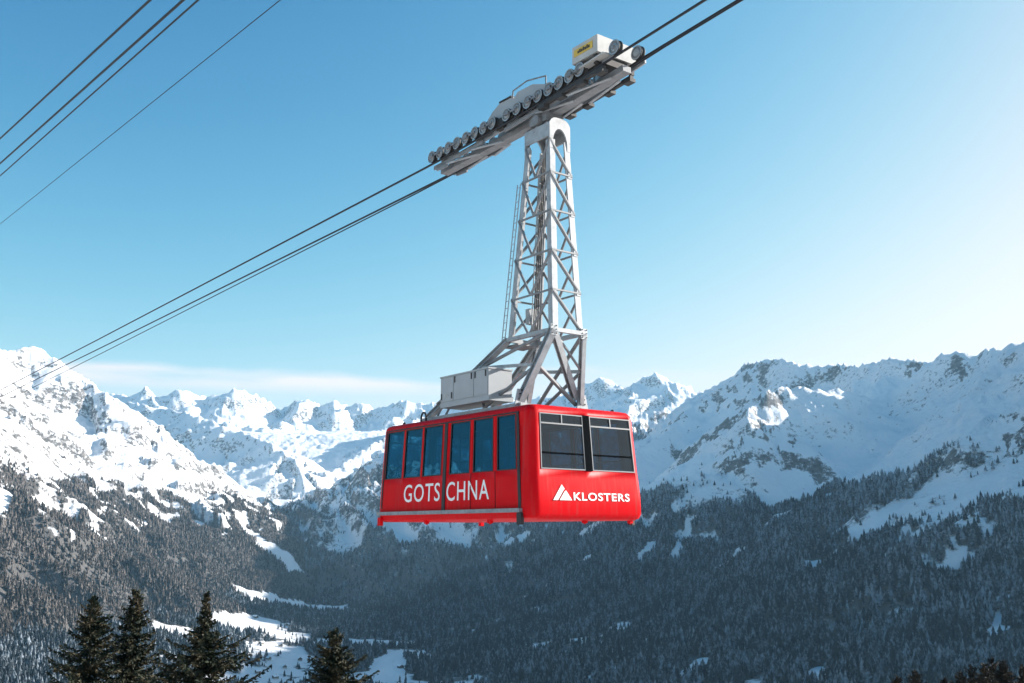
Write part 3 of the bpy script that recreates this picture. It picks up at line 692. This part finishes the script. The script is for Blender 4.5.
# head of the hanger with arched openings
def hanger_head():
    T = RG[-1]; x0, x1 = T['FL'].x-.02, T['FR'].x+.02; yf, yr = T['FL'].y-.02, T['RL'].y+.02; mb = MB()
    zt = 10.14; zb = 9.3
    def arch(plane, c0, c1, other, th):
        n = 10; out = []; inn = []; eg, ht = (.10, .44) if plane == 'x' else (.14, .16)
        w = (c1-c0); z_b = zb if plane == 'x' else 9.66
        for k in range(n+1):
            t = math.pi*k/n; inn.append((c0+w/2-math.cos(t)*(w/2-eg), z_b+.12+math.sin(t)*ht))
        for k in range(n+1):
            u = k/n; out.append((c0+w*u, zt-.16*abs(2*u-1)**4))
        v = []; f = []
        P = (lambda s, z, o: (s, o, z)) if plane == 'x' else (lambda s, z, o: (o, s, z))
        prof_in = [(c0+eg, z_b)]+inn+[(c1-eg, z_b)]; prof_out = [(c0, z_b)]+out+[(c1, z_b)]
        m = len(prof_in)
        for o in (other, other+th):
            v += [P(s, z, o) for s, z in prof_in]+[P(s, z, o) for s, z in prof_out]
        for k in range(m-1):
            f += [(k, k+1, m+k+1, m+k), (2*m+k, 3*m+k, 3*m+k+1, 2*m+k+1), (k, 2*m+k, 2*m+k+1, k+1), (m+k, m+k+1, 3*m+k+1, 3*m+k)]
        mb.add(v, f)
    arch('x', x0, x1, yf, .05); arch('x', x0, x1, yr-.05, .05); mb.box((x0, yf+.052, 9.62), (x0+.05, yr-.052, 9.992)); mb.box((x1-.05, yf+.052, 9.62), (x1, yr-.052, 9.992))
    mb.box((x0+.06, yf+.06, 9.93), (x1-.06, yr-.06, 9.99))
    o = mb.build('hanger_head', M_STEEL, hanger)
    one('pivot_pin', hanger, M_STEELD, 'tube', (-.40, (yf+yr)/2, 10.18), (.40, (yf+yr)/2, 10.18), .14, 14)
    mb = MB(); mb.box((-.20, (yf+yr)/2-.26, 9.992), (.20, (yf+yr)/2+.26, 10.30)); mb.build('pivot_block', M_STEEL, hanger)
hanger_head()
# splayed lower legs on the roof frame
F1, F2 = Vector((-.95, -2.0, 2.78)), Vector((.95, -2.05, 2.78)); R1, R2 = Vector((-.95, 2.1, 2.78)), Vector((.95, 2.1, 2.78)); K = RG[0]
def hbeam(p, q, w=.15, h=.15, name='splayed_leg'):
    t = .03; po = [(-w/2,-h/2),(w/2,-h/2),(w/2,-h/2+t),(t/2,-h/2+t),(t/2,h/2-t),(w/2,h/2-t),(w/2,h/2),(-w/2,h/2),(-w/2,h/2-t),(-t/2,h/2-t),(-t/2,-h/2+t),(-w/2,-h/2+t)]
    return one(name, hanger, M_STEEL, 'prof', p, q, po, (0, 1, .2))
hbeam(K['FL'], F1, .17, .17); hbeam(K['FL']+Vector((.05,.02,-.05)), F2+Vector((-.14,.02,.25)), .15, .15); hbeam(K['FR'], F2, .12, .14)
hbeam(K['RL'], R1, .15, .15); hbeam(K['RR'], R2, .17, .17); hbeam(K['RR'], Vector((.95, .2, 2.78)), .13, .13)
m1 = lerp(K['FL'], F1, .47); m2 = lerp(K['FR'], F2, .5)
brace(m1, F2+Vector((-.1,.05,.1)), .055); brace(K['FL']+Vector((.1,.05,-.05)), m2, .035)
flat(lerp(K['RL'], R1, .34), m1, .09, .07); flat(lerp(K['RR'], R2, .34), m2, .10, .08)
brace(K['FL'], lerp(K['RL'], R1, .36), .045); brace(K['FR'], lerp(F1, R2, .35)+Vector((.9,0,0)), .05); brace(m2, Vector((.95, -.3, 2.8)), .045)
brace(lerp(K['RL'], R1, .36), Vector((-.95, -.55, 2.8)), .04); brace(K['RL']+Vector((0,.15,-.05)), R1+Vector((0,-.45,.35)), .03); brace(m1, Vector((-.95, -.55, 2.8)), .04)
for c, sx in ((F1, 1), (F2, -1)):
    mb = MB(); mb.add([(c.x-.20, c.y-.10, 2.70),(c.x+.20, c.y-.10, 2.70),(c.x+.10, c.y-.10, 3.12),(c.x-.10, c.y-.10, 3.12),(c.x-.20, c.y-.06, 2.70),(c.x+.20, c.y-.06, 2.70),(c.x+.10, c.y-.06, 3.12),(c.x-.10, c.y-.06, 3.12)], [(0,1,2,3),(7,6,5,4),(0,4,5,1),(1,5,6,2),(2,6,7,3),(3,7,4,0)]); mb.build('foot_plate', M_STEEL, hanger)
    for dx, dz in ((-.07,.12),(.07,.12),(-.05,.24),(.05,.24),(0,.33)): one('bolt', hanger, M_DARK, 'tube', (c.x+dx, c.y-.125, 2.76+dz), (c.x+dx, c.y-.10, 2.76+dz), .018, 6)
for k in ('FL', 'FR'):
    c = K[k]; one('kink_plate', hanger, M_STEEL, 'box', (c.x-.10, c.y-.045, c.z-.14), (c.x+.10, c.y-.02, c.z+.12))
    for dx in (-.06, .07):
        for dz in (-.1, 0, .09): one('bolt', hanger, M_DARK, 'tube', (c.x+dx, c.y-.062, c.z+dz), (c.x+dx, c.y-.044, c.z+dz), .016, 6)
# ladders
def ladder(name, p, q, w, across, n):
    p, q, a = Vector(p), Vector(q), Vector(across).normalized()*w/2; mb = MB()
    for s in (-1, 1): mb.tube(p+a*s, q+a*s, .014, 6)
    for k in range(n): c = lerp(p, q, (k+.5)/n); mb.tube(c-a, c+a, .010, 5)
    return mb.build(name, M_STEEL, hanger)
ladder('ladder', K['RL']+Vector((-.05,.13,0)), RG[4]['RL']+Vector((-.03,.11,0)), .13, (0,1,0), 22)
ladder('ladder', (.12, -1.25, 4.6), (.05, -1.72, 9.2), .34, (1,.4,0), 20)
for dx in (-.06, .0, .07): brace(Vector((.02+dx, -1.4, 4.6)), Vector((.02+dx*.7, -1.85, 9.5)), .016, M_DARK, 'conduit')
one('junction_box', hanger, M_BOX, 'box', (-.12, -1.35, 4.95), (.14, -1.20, 5.35))
one('work_platform', hanger, M_STEELD, 'box', (-.36, -1.2, 4.40), (.30, -.55, 4.44))
# equipment box on the roof
def equipment_box():
    mb = MB(); mb.box((-1.22, -1.12, 3.06), (-.50, 1.05, 3.72)); b = mb.build('equipment_box', M_BOX, hanger)
    one('box_base', hanger, M_BOX, 'box', (-1.24, -1.16, 2.93), (-.48, 1.03, 3.057)); one('box_lid', hanger, M_BOX, 'box', (-1.24, -1.14, 3.723), (-.48, 1.07, 3.76))
    for y0, y1 in ((-1.09,-.50),(-.48,.42),(.44,1.02)):
        one('box_door', hanger, M_BOX, 'box', (-1.235, y0, 3.09), (-1.222, y1, 3.70))
    for y, z in ((-1.02,3.62),(-.56,3.62),(-.40,3.62),(.36,3.62),(.50,3.22),(.98,3.22)): one('box_hinge', hanger, M_DARK, 'box', (-1.25, y-.022, z-.08), (-1.237, y+.022, z+.08))
    for y in (.70, .80): one('box_vent', hanger, M_CREAM, 'tube', (-1.248, y, 3.24), (-1.236, y, 3.24), .035, 10)
equipment_box()
for y in (1.2, 1.6): brace((-.95, y, 2.80), (-.95, y-.3, 3.1), .03)
for k in range(7): one('roof_cable_clamp', hanger, M_DARK, 'box', (-.62+.2*k, -2.32, 2.64), (-.52+.2*k, -2.22, 2.72))

# ---- carriage -----------------------------------------------------
GA = .45
WY = [2.83,2.39,1.95,1.51,1.05,.61,.19,-.22,-.88,-1.34,-1.79,-2.23,-2.66,-3.07,-3.48,-3.86]
def rope_z(y):      # rope under the carriage: two straight spans blended by the wheels
    return float(np.interp(y, [-200, -5.6, -3.0, -1.0, 1.0, 3.2, 40, 160, 420], [22.2, 10.72, 10.56, 10.48, 10.45, 10.43, 10.64, 11.6, 16.0]))
mb = MB()
for y0, y1 in ((-5.0,-3.0),(-3.0,-1.0),(-1.0,1.0),(1.0,2.9)):
    a = Vector((0, y0, rope_z(y0)-.15)); b = Vector((0, y1, rope_z(y1)-.15)); mb.bar(a, b, .26, .15)
carriage = mb.build('carriage', M_STEELD, car); carriage['label'] = 'long grey rope carriage with two rows of wheels'
def cpart(name, mat, fn, *a, **k): return one(name, carriage, mat, fn, *a, **k)
def wheel_mesh():
    prof = [(.03,-.075),(.10,-.075),(.11,-.055),(.155,-.05),(.165,-.07),(.20,-.07),(.205,-.05),(.175,-.012),(.175,.012),(.205,.05),(.20,.07),(.165,.07),(.155,.05),(.11,.055),(.10,.075),(.03,.075)]
    n = 24; v = []; f = []; mi = []; m = len(prof)
    for k in range(n):
        t = 2*math.pi*k/n; v += [(x, r*math.cos(t), r*math.sin(t)) for r, x in prof]
    for k in range(n):
        o, p = k*m, ((k+1) % n)*m
        for j in range(m-1): f.append((o+j, o+j+1, p+j+1, p+j)); mi.append(1 if 5 <= j <= 9 else (2 if j in (2, 3, 11, 12) else 0))
    f.append(tuple(k*m for k in range(n))); f.append(tuple((n-1-k)*m+m-1 for k in range(n))); mi += [0, 0]
    me = bpy.data.meshes.new('wheel'); me.from_pydata(v, [], f); me.materials.append(M_WHEEL); me.materials.append(M_DARK); me.materials.append(M_STEELD)
    me.polygons.foreach_set('material_index', mi); me.polygons.foreach_set('use_smooth', [True]*len(f)); me.set_sharp_from_angle(angle=R_(30)); me.update(); return me
WM = wheel_mesh()
for x in (-GA, GA):
    sg = -1 if x < 0 else 1
    ys = WY+[-5.11] if x < 0 else [3.10]+[y-.05 for y in WY[1:]]+[-4.93]
    for y in ys:
        o = link(bpy.data.objects.new('wheel', WM), carriage); o.location = (x, y, rope_z(y)+.20+(.22*min(1, max(0, (3-y)/8)) if x > 0 else 0))
        o.scale = (1, .90, .90)
        cpart('axle_cap', M_STEELD, 'tube', (x+sg*.06, y, o.location.z), (x+sg*.115, y, o.location.z), .055, 10)
    # rocker plates: each joins two wheels, longer ones join two rockers
    for k in range(0, 16, 2):
        y0, y1 = WY[k], WY[k+1]; z0, z1 = rope_z(y0)+.20, rope_z(y1)+.20
        for xo in ((.095,) if x < 0 else (-.115,)):
            cpart('rocker', M_STEELD, 'prof', (x+xo, 0, 0), (x+xo+.02, 0, 0), [(0,0)]*0 or [(-(y0+.06), z0-.05),(-(y1-.06), z1-.05),(-(y1-.06), z1+.05),(-((y0+y1)/2), (z0+z1)/2+.13),(-(y0+.06), z0+.05)], (0,0,1))
    for k in range(0, 16, 4):
        y0, y1 = (WY[k]+WY[k+1])/2, (WY[k+2]+WY[k+3])/2; cpart('long_rocker', M_STEEL, 'bar', (x-sg*.17, y0, rope_z(y0)+.10), (x-sg*.17, y1, rope_z(y1)+.10), .04, .20)
    for y0, y1 in ((2.9,.4),(-.6,-4.0)):
        cpart('side_beam', M_STEELD, 'bar', (x-sg*.10, y0, rope_z(y0)-.10), (x-sg*.10, y1, rope_z(y1)-.10), .05, .11)
    cpart('end_plate', M_STEELD, 'bar', (x-sg*.1, 2.75, rope_z(2.75)-.14), (x-sg*.1, 2.2, rope_z(2.2)-.18), .05, .16)
    for y0, y1 in ((2.2,.9),(.9,-.2),(-2.0,-3.2),(-3.2,-4.6)):
        cpart('bottom_diagonal', M_STEEL, 'bar', (x*.85, y0, rope_z(y0)-.17), (x*.30, y1, rope_z(y1)-.24), .07, .03)
    cpart('clamp_bar', M_DARK, 'bar', (x, -2.2, rope_z(-2.2)-.10), (x, -4.7, rope_z(-4.7)-.10), .10, .09)
    for y in (-2.4, -3.1, -3.9, -4.6): cpart('clamp_shoe', M_DARK, 'box', (x-.09, y-.13, rope_z(y)-.22), (x+.09, y+.13, rope_z(y)-.13))
    # grease lines, link arms and bolts along each row
    cpart('sensor_cable', M_DARK, 'tube', (x-sg*.20, 2.6, rope_z(2.6)+.02), (x-sg*.20, -4.4, rope_z(-4.4)+.02), .018, 6)
    for k in range(0, 15, 2):
        ym = (WY[k]+WY[k+1])/2; cpart('link_arm', M_STEELD, 'bar', (x+sg*.13, WY[k], rope_z(WY[k])+.17), (x+sg*.13, WY[k+1], rope_z(WY[k+1])+.17), .02, .055)
        cpart('rocker_pin', M_DARK, 'tube', (x+sg*.125, ym, rope_z(ym)+.17), (x+sg*.155, ym, rope_z(ym)+.17), .03, 8)
# big central plates carrying the pivot, with service rail
def centre_plate(x):
    pts = [(.55,10.60),(.40,10.86),(.05,11.12),(-.30,11.26),(-.88,11.24),(-.95,11.16),(-1.10,11.30),(-1.75,11.28),(-2.30,11.08),(-2.75,10.86),(-2.75,10.50),(.55,10.40)]
    n = len(pts); v = [(x, y, z) for y, z in pts]+[(x+.05, y, z) for y, z in pts]
    f = [tuple(range(n)), tuple(range(2*n-1, n-1, -1))]+[(i, n+i, n+(i+1) % n, (i+1) % n) for i in range(n)]
    mesh_obj('centre_plate', v, f, M_BOX, carriage)
centre_plate(-.30); centre_plate(.25)
cpart('plate_cover', M_DARK, 'bar', (0, -.30, 11.28), (0, -.85, 11.27), .66, .035)
cpart('plate_cover', M_STEEL, 'bar', (0, .42, 10.88), (0, -.28, 11.27), .52, .03)
cpart('brake_caliper', M_DARK, 'box', (-.42, -.62, 10.42), (-.30, -.34, 10.74))
def service_rail(x):
    p = [Vector((x, -.92, 11.18)), Vector((x, -.95, 11.38)), Vector((x, -1.55, 11.44)), Vector((x, -2.35, 11.28)), Vector((x, -2.35, 11.05))]; mb = MB()
    for a, b in zip(p[:-1], p[1:]): mb.tube(a, b, .02, 6)
    mb.build('service_rail', M_STEELD, carriage)
service_rail(-.33); service_rail(.31)
cpart('hanger_yoke', M_STEELD, 'box', (-.28, -2.3, 10.12), (.28, -1.6, 10.42))
# machinery box at the uphill end
def machine_box():
    mb = MB(); x0, x1, y0, y1 = -.52, .88, -4.55, -3.62
    z = lambda y: rope_z(y)
    v = []
    for y in (y0, y1):
        zb = 11.02 if y == y1 else 11.02; v += [(x0, y, zb), (x1, y, zb), (x1, y, zb+.44), (x0, y, zb+.44)]
    mb.add(v, [(0,1,2,3),(7,6,5,4),(0,4,5,1),(1,5,6,2),(2,6,7,3),(3,7,4,0)]); b = mb.build('machine_box', M_CREAM, carriage)
    cpart('box_sign', M_YELLOW, 'box', (x0-.015, -4.38, 11.18), (x0-.003, -3.70, 11.36))
    r = random.Random(4); y = -3.84
    for k in range(7):
        w = r.uniform(.045, .065); h = r.choice((.07, .09, .10)); cpart('sign_letter', M_DARK, 'box', (x0-.02, y-w, 11.225), (x0-.0155, y, 11.225+h)); y -= w+.013
    for yy in (-4.4, -3.8): cpart('box_leg', M_DARK, 'box', (x0+.05, yy-.05, 10.78), (x0+.15, yy+.05, 11.018)); cpart('box_leg', M_DARK, 'box', (x1-.2, yy-.05, 10.80), (x1-.1, yy+.05, 11.018))
    cpart('drive_motor', M_DARK, 'box', (-.35, -4.5, 10.80), (.5, -3.9, 11.017))
    for x in (-.45, .45): cpart('end_arm', M_WHEEL, 'bar', (x+.12, -4.5, 10.84), (x+.12, -5.05, 10.90), .05, .14)
    cpart('tread_plate', M_CREAM, 'bar', (-.45, -3.6, 10.80), (-.45, -4.8, 10.88), .22, .04)
machine_box()

# ------------------------------------------------------------------ ropes
RM = Matrix.Translation(Vector((-.277, 26.11, .234))) @ Matrix.Rotation(YAW, 4, 'Z')
def rope(label, pts, r, name='track_rope', n=8, group=None):
    P = [RM @ Vector(p) for p in pts]; v = []; f = []
    for i, p in enumerate(P):
        d = (P[min(i+1, len(P)-1)]-P[max(i-1, 0)]).normalized(); u = d.cross(Vector((0,0,1))).normalized(); w = u.cross(d)
        v += [p+(u*math.cos(2*math.pi*k/n)+w*math.sin(2*math.pi*k/n))*r for k in range(n)]
    for i in range(len(P)-1):
        for k in range(n): a = i*n+k; b = i*n+(k+1) % n; f.append((a, b, b+n, a+n))
    f += [tuple(range(n-1,-1,-1)), tuple(range(len(v)-n, len(v)))]
    tag(mesh_obj(name, v, f, M_ROPE, None, True), label, 'rope', group)
ysamp = list(np.concatenate([np.linspace(-90, -6, 22), np.linspace(-5.6, 3.2, 18), np.linspace(5, 60, 14), np.linspace(70, 420, 22)]))
def smooth_z(y): return np.mean([rope_z(y+d) for d in (-.5, -.2, 0, .2, .5)])
rope('upper of the two track ropes carrying the red cable car', [(-GA, y, smooth_z(y)) for y in ysamp], .032)
rope('lower of the two track ropes carrying the red cable car', [(GA, y, smooth_z(y)+.22*min(1, max(0, (3-y)/8))) for y in ysamp], .032)
rope('thin haul rope just beneath the track ropes of the red cable car', [(.30, y, smooth_z(y)+float(np.interp(y, [-6, 3, 5, 65], [.06, -.14, -.17, -.66]))) for y in ysamp], .021, 'haul_rope')
def straight(x, a, b, sag=0): # through two surveyed points, running on both ways
    (y0, z0), (y1, z1) = a, b; s = (z1-z0)/(y1-y0); return [(x, y, z0+s*(y-y0)) for y in np.linspace(-60, 220, 40)]
rope('topmost thick rope crossing the upper left sky', straight(-9.45, (18.97, 14.33), (.82, 11.71)), .030)
rope('second thick rope from the top left corner of the sky', straight(-8.55, (24.66, 15.22), (1.26, 12.23)), .034)
rope('thinner rope running just under the second thick rope at upper left', straight(-9.0, (21.4, 13.61), (-1.21, 10.96)), .022, 'haul_rope')
rope('faint hair-thin wire, lowest of the four at upper left', straight(-9.0, (20.32, 11.35), (-5.62, 8.96)), .009, 'signal_wire')

# ------------------------------------------------------------------ chalets in the valley
M_WOOD = pmat('dark_timber', (.07, .045, .03), .7, noise=.3, nscale=.6)
M_PLASTER = pmat('pale_plaster', (.45, .42, .38), .8, noise=.1, nscale=.5)
M_SNOWROOF = pmat('snowy_roof', (.86, .87, .88), .8)
M_PANE = pmat('window_dark', (.03, .035, .045), .2)
def chalet(px, py, w, l, h, rz, label, group=None, name='chalet', base=True):
    x, y, z = hit(px, py); r = empty(name, (x, y, z-.4), rz)
    tag(r, label, 'house', group)
    mb = MB(); mb.box((-w/2, -l/2, 0), (w/2, l/2, h*.55)); mb.build('ground_storey', M_PLASTER if base else M_WOOD, r)
    mb = MB(); a = w/2+.15; b = l/2+.15; g = w*.32
    mb.add([(-a,-b,h*.55),(a,-b,h*.55),(a,b,h*.55),(-a,b,h*.55),(-a,-b,h),(a,-b,h),(a,b,h),(-a,b,h),(0,-b,h+g),(0,b,h+g)], [(0,1,5,8,4),(3,7,9,6,2),(1,2,6,5),(0,4,7,3),(4,8,9,7),(5,6,9,8),(0,3,2,1)]); mb.build('upper_storey', M_WOOD, r)
    mb = MB(); e = 1.2; t = .5
    for sg in (-1, 1):
        p = [(0, -b-e, h+g+.05), (sg*(a+e), -b-e, h-e*.64+.05), (sg*(a+e), b+e, h-e*.64+.05), (0, b+e, h+g+.05)]
        v = p+[(q[0], q[1], q[2]+t) for q in p]; f = [(0,1,2,3),(7,6,5,4),(0,4,5,1),(1,5,6,2),(2,6,7,3),(3,7,4,0)]
        mb.add(v, f if sg > 0 else [q[::-1] for q in f])
    rf = mb.build('roof', M_SNOWROOF, r); one('chimney', rf, M_PLASTER, 'box', (w*.18, l*.1, h+g*.4), (w*.18+.8, l*.1+.8, h+g+1.3))
    for k in range(3):
        for zz in (h*.22, h*.68): one('window', r, M_PANE, 'box', (-w/2+w*(k+.6)/3.4-.5, -l/2-.22, zz), (-w/2+w*(k+.6)/3.4+.6, -l/2-.16, zz+1.2))
rr_ = random.Random(12)
for px, py, lab in ((262,645,'small snow-roofed chalet at the upper left of the valley village'), (281,647,'small chalet at the upper edge of the village, right of the upper left one'), (300,661,'small chalet at the right end of the valley village, above the long farm building'),
                    (268,660,'small chalet in the middle of the village, left of the farm building'), (284,669,'small chalet just left of the long dark farm building'), (258,674,'small chalet at the lower left of the valley village'),
                    (276,679,'lowest chalet of the village, near the bottom edge of the picture'), (288,626,'small chalet between the upper snow field and the village')):
    chalet(px, py, rr_.uniform(9, 12), rr_.uniform(10, 14), rr_.uniform(6, 8), rr_.uniform(-.9, .9), lab, 'chalets scattered in the valley village')
chalet(318, 671, 13, 40, 6, 1.35, 'long dark farm building on the snowy valley field', None, 'farm_building', False)
chalet(401, 668, 12, 16, 6, .5, 'lone dark chalet at the edge of the right-hand snow field', None, 'chalet', False)
chalet(255, 618, 12, 18, 6, 1.1, 'lone dark barn on the upper snow field', None, 'barn', False)

# ------------------------------------------------------------------ foreground spruces
def needle_mat(name, a, b):
    m = bpy.data.materials.new(name); m.use_nodes = True; t = m.node_tree; p = t.nodes['Principled BSDF']; L = t.links.new
    p.inputs['Roughness'].default_value = .7; p.inputs['Specular IOR Level'].default_value = .2
    tc = N(t, 'ShaderNodeTexCoord'); nz = N(t, 'ShaderNodeTexNoise'); nz.inputs['Scale'].default_value = 1.7; nz.inputs['Detail'].default_value = 5; L(tc.outputs['Object'], nz.inputs['Vector'])
    rp = N(t, 'ShaderNodeValToRGB'); rp.color_ramp.elements[0].position = .42; rp.color_ramp.elements[1].position = .70
    rp.color_ramp.elements[0].color = (*a, 1); rp.color_ramp.elements[1].color = (*b, 1); L(nz.outputs[0], rp.inputs[0]); L(rp.outputs[0], p.inputs['Base Color']); return m
M_NEEDLE = needle_mat('spruce_needles', (.018, .026, .015), (.070, .054, .030))
M_NEEDLE_B = needle_mat('brown_needles', (.018, .015, .010), (.058, .038, .021))
M_BARK = pmat('bark', (.055, .040, .030), .9, noise=.4, nscale=7)
def spruce_meshes(seed, H, rad, narrow=0.0, mat=None, density=1.0):
    r = random.Random(seed); tv, tf = [], []; n = 8
    for k in range(13):
        z = H*k/12; q = .012*H*(1-k/12)**.9+.012; bx = .05*math.sin(k*.9+seed); by = .05*math.cos(k*.7)
        tv += [(bx*(k/12)+q*math.cos(2*math.pi*i/n), by*(k/12)+q*math.sin(2*math.pi*i/n), z) for i in range(n)]
    for k in range(12):
        for i in range(n): a = k*n+i; b = k*n+(i+1) % n; tf.append((a, b, b+n, a+n))
    tm = bpy.data.meshes.new('trunk'); tm.from_pydata(tv, [], tf); tm.materials.append(M_BARK); tm.polygons.foreach_set('use_smooth', [True]*len(tf)); tm.update()
    v, f = [], []
    def blade(p, d, l, w):
        u = d.cross(Vector((r.uniform(-1,1), r.uniform(-1,1), r.uniform(-.4,1)))); u.normalize(); o = len(v)
        v.extend([tuple(p), tuple(p+d*l*.45+u*w), tuple(p+d*l), tuple(p+d*l*.45-u*w)]); f.append((o, o+1, o+2, o+3))
    z = H*.10; gap = .0
    while z < H-.05:
        dz = H-z; u = dz/H
        R = rad*dz**.85 if dz < 8 else rad*8**.85
        if narrow and dz < narrow*1.6: R *= .30+.70*max(0, dz-narrow)/(narrow*.6) if dz > narrow else .34
        R = max(R, .08)
        nb = 4 if dz < .7 else (7 if dz < 4 else 8)
        a0 = r.uniform(0, 6.28)
        lumpy = r.uniform(.62, 1.22)
        for k in range(nb):
            if dz > 1.5 and r.random() < .10: continue
            a = a0+2*math.pi*k/nb+r.uniform(-.35,.35); L_ = R*lumpy*r.uniform(.55, 1.28); zz = z+r.uniform(-.12,.12)
            up = .55 if dz < .8 else r.uniform(-.10, .22)-.25*u
            d0 = Vector((math.cos(a), math.sin(a), up)); side = Vector((-math.sin(a), math.cos(a), 0)); p = Vector((0, 0, zz)); steps = max(3, int(L_/.16))
            prev = p.copy()
            for s_ in range(1, steps+1):
                t = s_/steps; q = p+Vector((math.cos(a), math.sin(a), 0))*L_*t+Vector((0,0,1))*(L_*(up*t-.28*t*(1-t)*1.6+.10*t*t))
                dirn = (q-prev).normalized()
                blade(prev, dirn, (q-prev).length*1.5, .045)
                tw = (.10+.26*min(1, L_)*(1-.72*t))*r.uniform(.75, 1.2)
                for sg in (-1, 1):
                    for m_ in range(2 if dz < 9 else 1):
                        td = (dirn*r.uniform(.35,.9)+side*sg*r.uniform(.5,1)+Vector((0,0,r.uniform(-.75,.12)))).normalized()
                        st = prev.lerp(q, r.random())
                        blade(st, td, tw*r.uniform(.8,1.5), .040+.03*r.random())
                        if tw > .2: blade(st+td*tw*.5, (td+dirn*.8+Vector((0,0,-.5))).normalized(), tw*.7, .032)
                if r.random() < .7: blade(q, Vector((r.uniform(-.3,.3), r.uniform(-.3,.3), -1)).normalized(), r.uniform(.12,.3), .03)
                prev = q
        z += (.12 if dz < 2 else .19 if dz < 8 else .5)*r.uniform(.8, 1.25)/density
    blade(Vector((0,0,H-.25)), Vector((0,0,1)), .45, .03); blade(Vector((0,0,H-.3)), Vector((.05,0,1)), .4, .03)
    cm = bpy.data.meshes.new('foliage'); cm.from_pydata(v, [], f); cm.materials.append(mat or M_NEEDLE); cm.update()
    return tm, cm
def place_tree(px, py, Y, meshes, H, rz, label, name='spruce_tree', group=None, lean=(0, 0)):
    x, y, z = survey(px, py, Y); g = float(ground(x, y)(TH)); s_ = (z-g+.3)/H
    t = empty(name, (x, y, g-.3), rz); t.scale = (s_, s_, s_); t.rotation_euler = (lean[0], lean[1], rz); tag(t, label, 'tree', group)
    tm, cm = meshes
    link(bpy.data.objects.new('trunk', tm), t); link(bpy.data.objects.new('foliage', cm), t)
S1 = spruce_meshes(1, 22, .62); S2 = spruce_meshes(2, 22, .50); S3 = spruce_meshes(3, 22, .86, 1.6); S4 = spruce_meshes(4, 22, .80)
place_tree(95, 596, 52, S1, 22, .4, 'dark bushy spruce, leftmost of the foreground trees')
place_tree(136, 589, 55, S2, 22, 1.9, 'tall dark spruce, second from the left in the foreground')
place_tree(207, 593, 48, S3, 22, 2.6, 'dark spruce with a narrow spire top and wide lower branches')
place_tree(335, 630, 50, S4, 22, 5.2, 'dark spruce standing alone, right of the other foreground spruces')
place_tree(172, 664, 57, S1, 22, 3.0, 'low spruce top between the second spruce and the narrow-topped spruce')
B1_ = spruce_meshes(11, 26, .55, 0, M_NEEDLE_B, .8); B2_ = spruce_meshes(12, 26, .68, 0, M_NEEDLE_B, .8)
RT = [(897,677,84,0),(915,671,88,1),(945,679,86,0),(960,672,90,1),(971,666,93,0),(984,664,88,1),(992,659,95,0),(1003,661,90,1),(1022,666,86,0)]
for k, (px, py, Y, w) in enumerate(RT):
    lab = ['brown tree tip, leftmost at the bottom right edge', 'brown pointed tree tip, second from the left at the bottom right edge', 'lowest brown tree tip between the bottom right treetops', 'broad brown treetop at the left end of the bottom right clump',
           'brown pointed treetop between the broad left one and the dark tall ones', 'brown treetop just left of the tallest one at bottom right', 'tallest brown treetop in the bottom right clump', 'brown treetop just right of the tallest one at bottom right', 'brown treetop cut by the right edge of the picture'][k]
    place_tree(px, py, Y, (B1_, B2_)[w], 26, k*1.3, lab, 'conifer_tree', 'brown treetops at the bottom right')
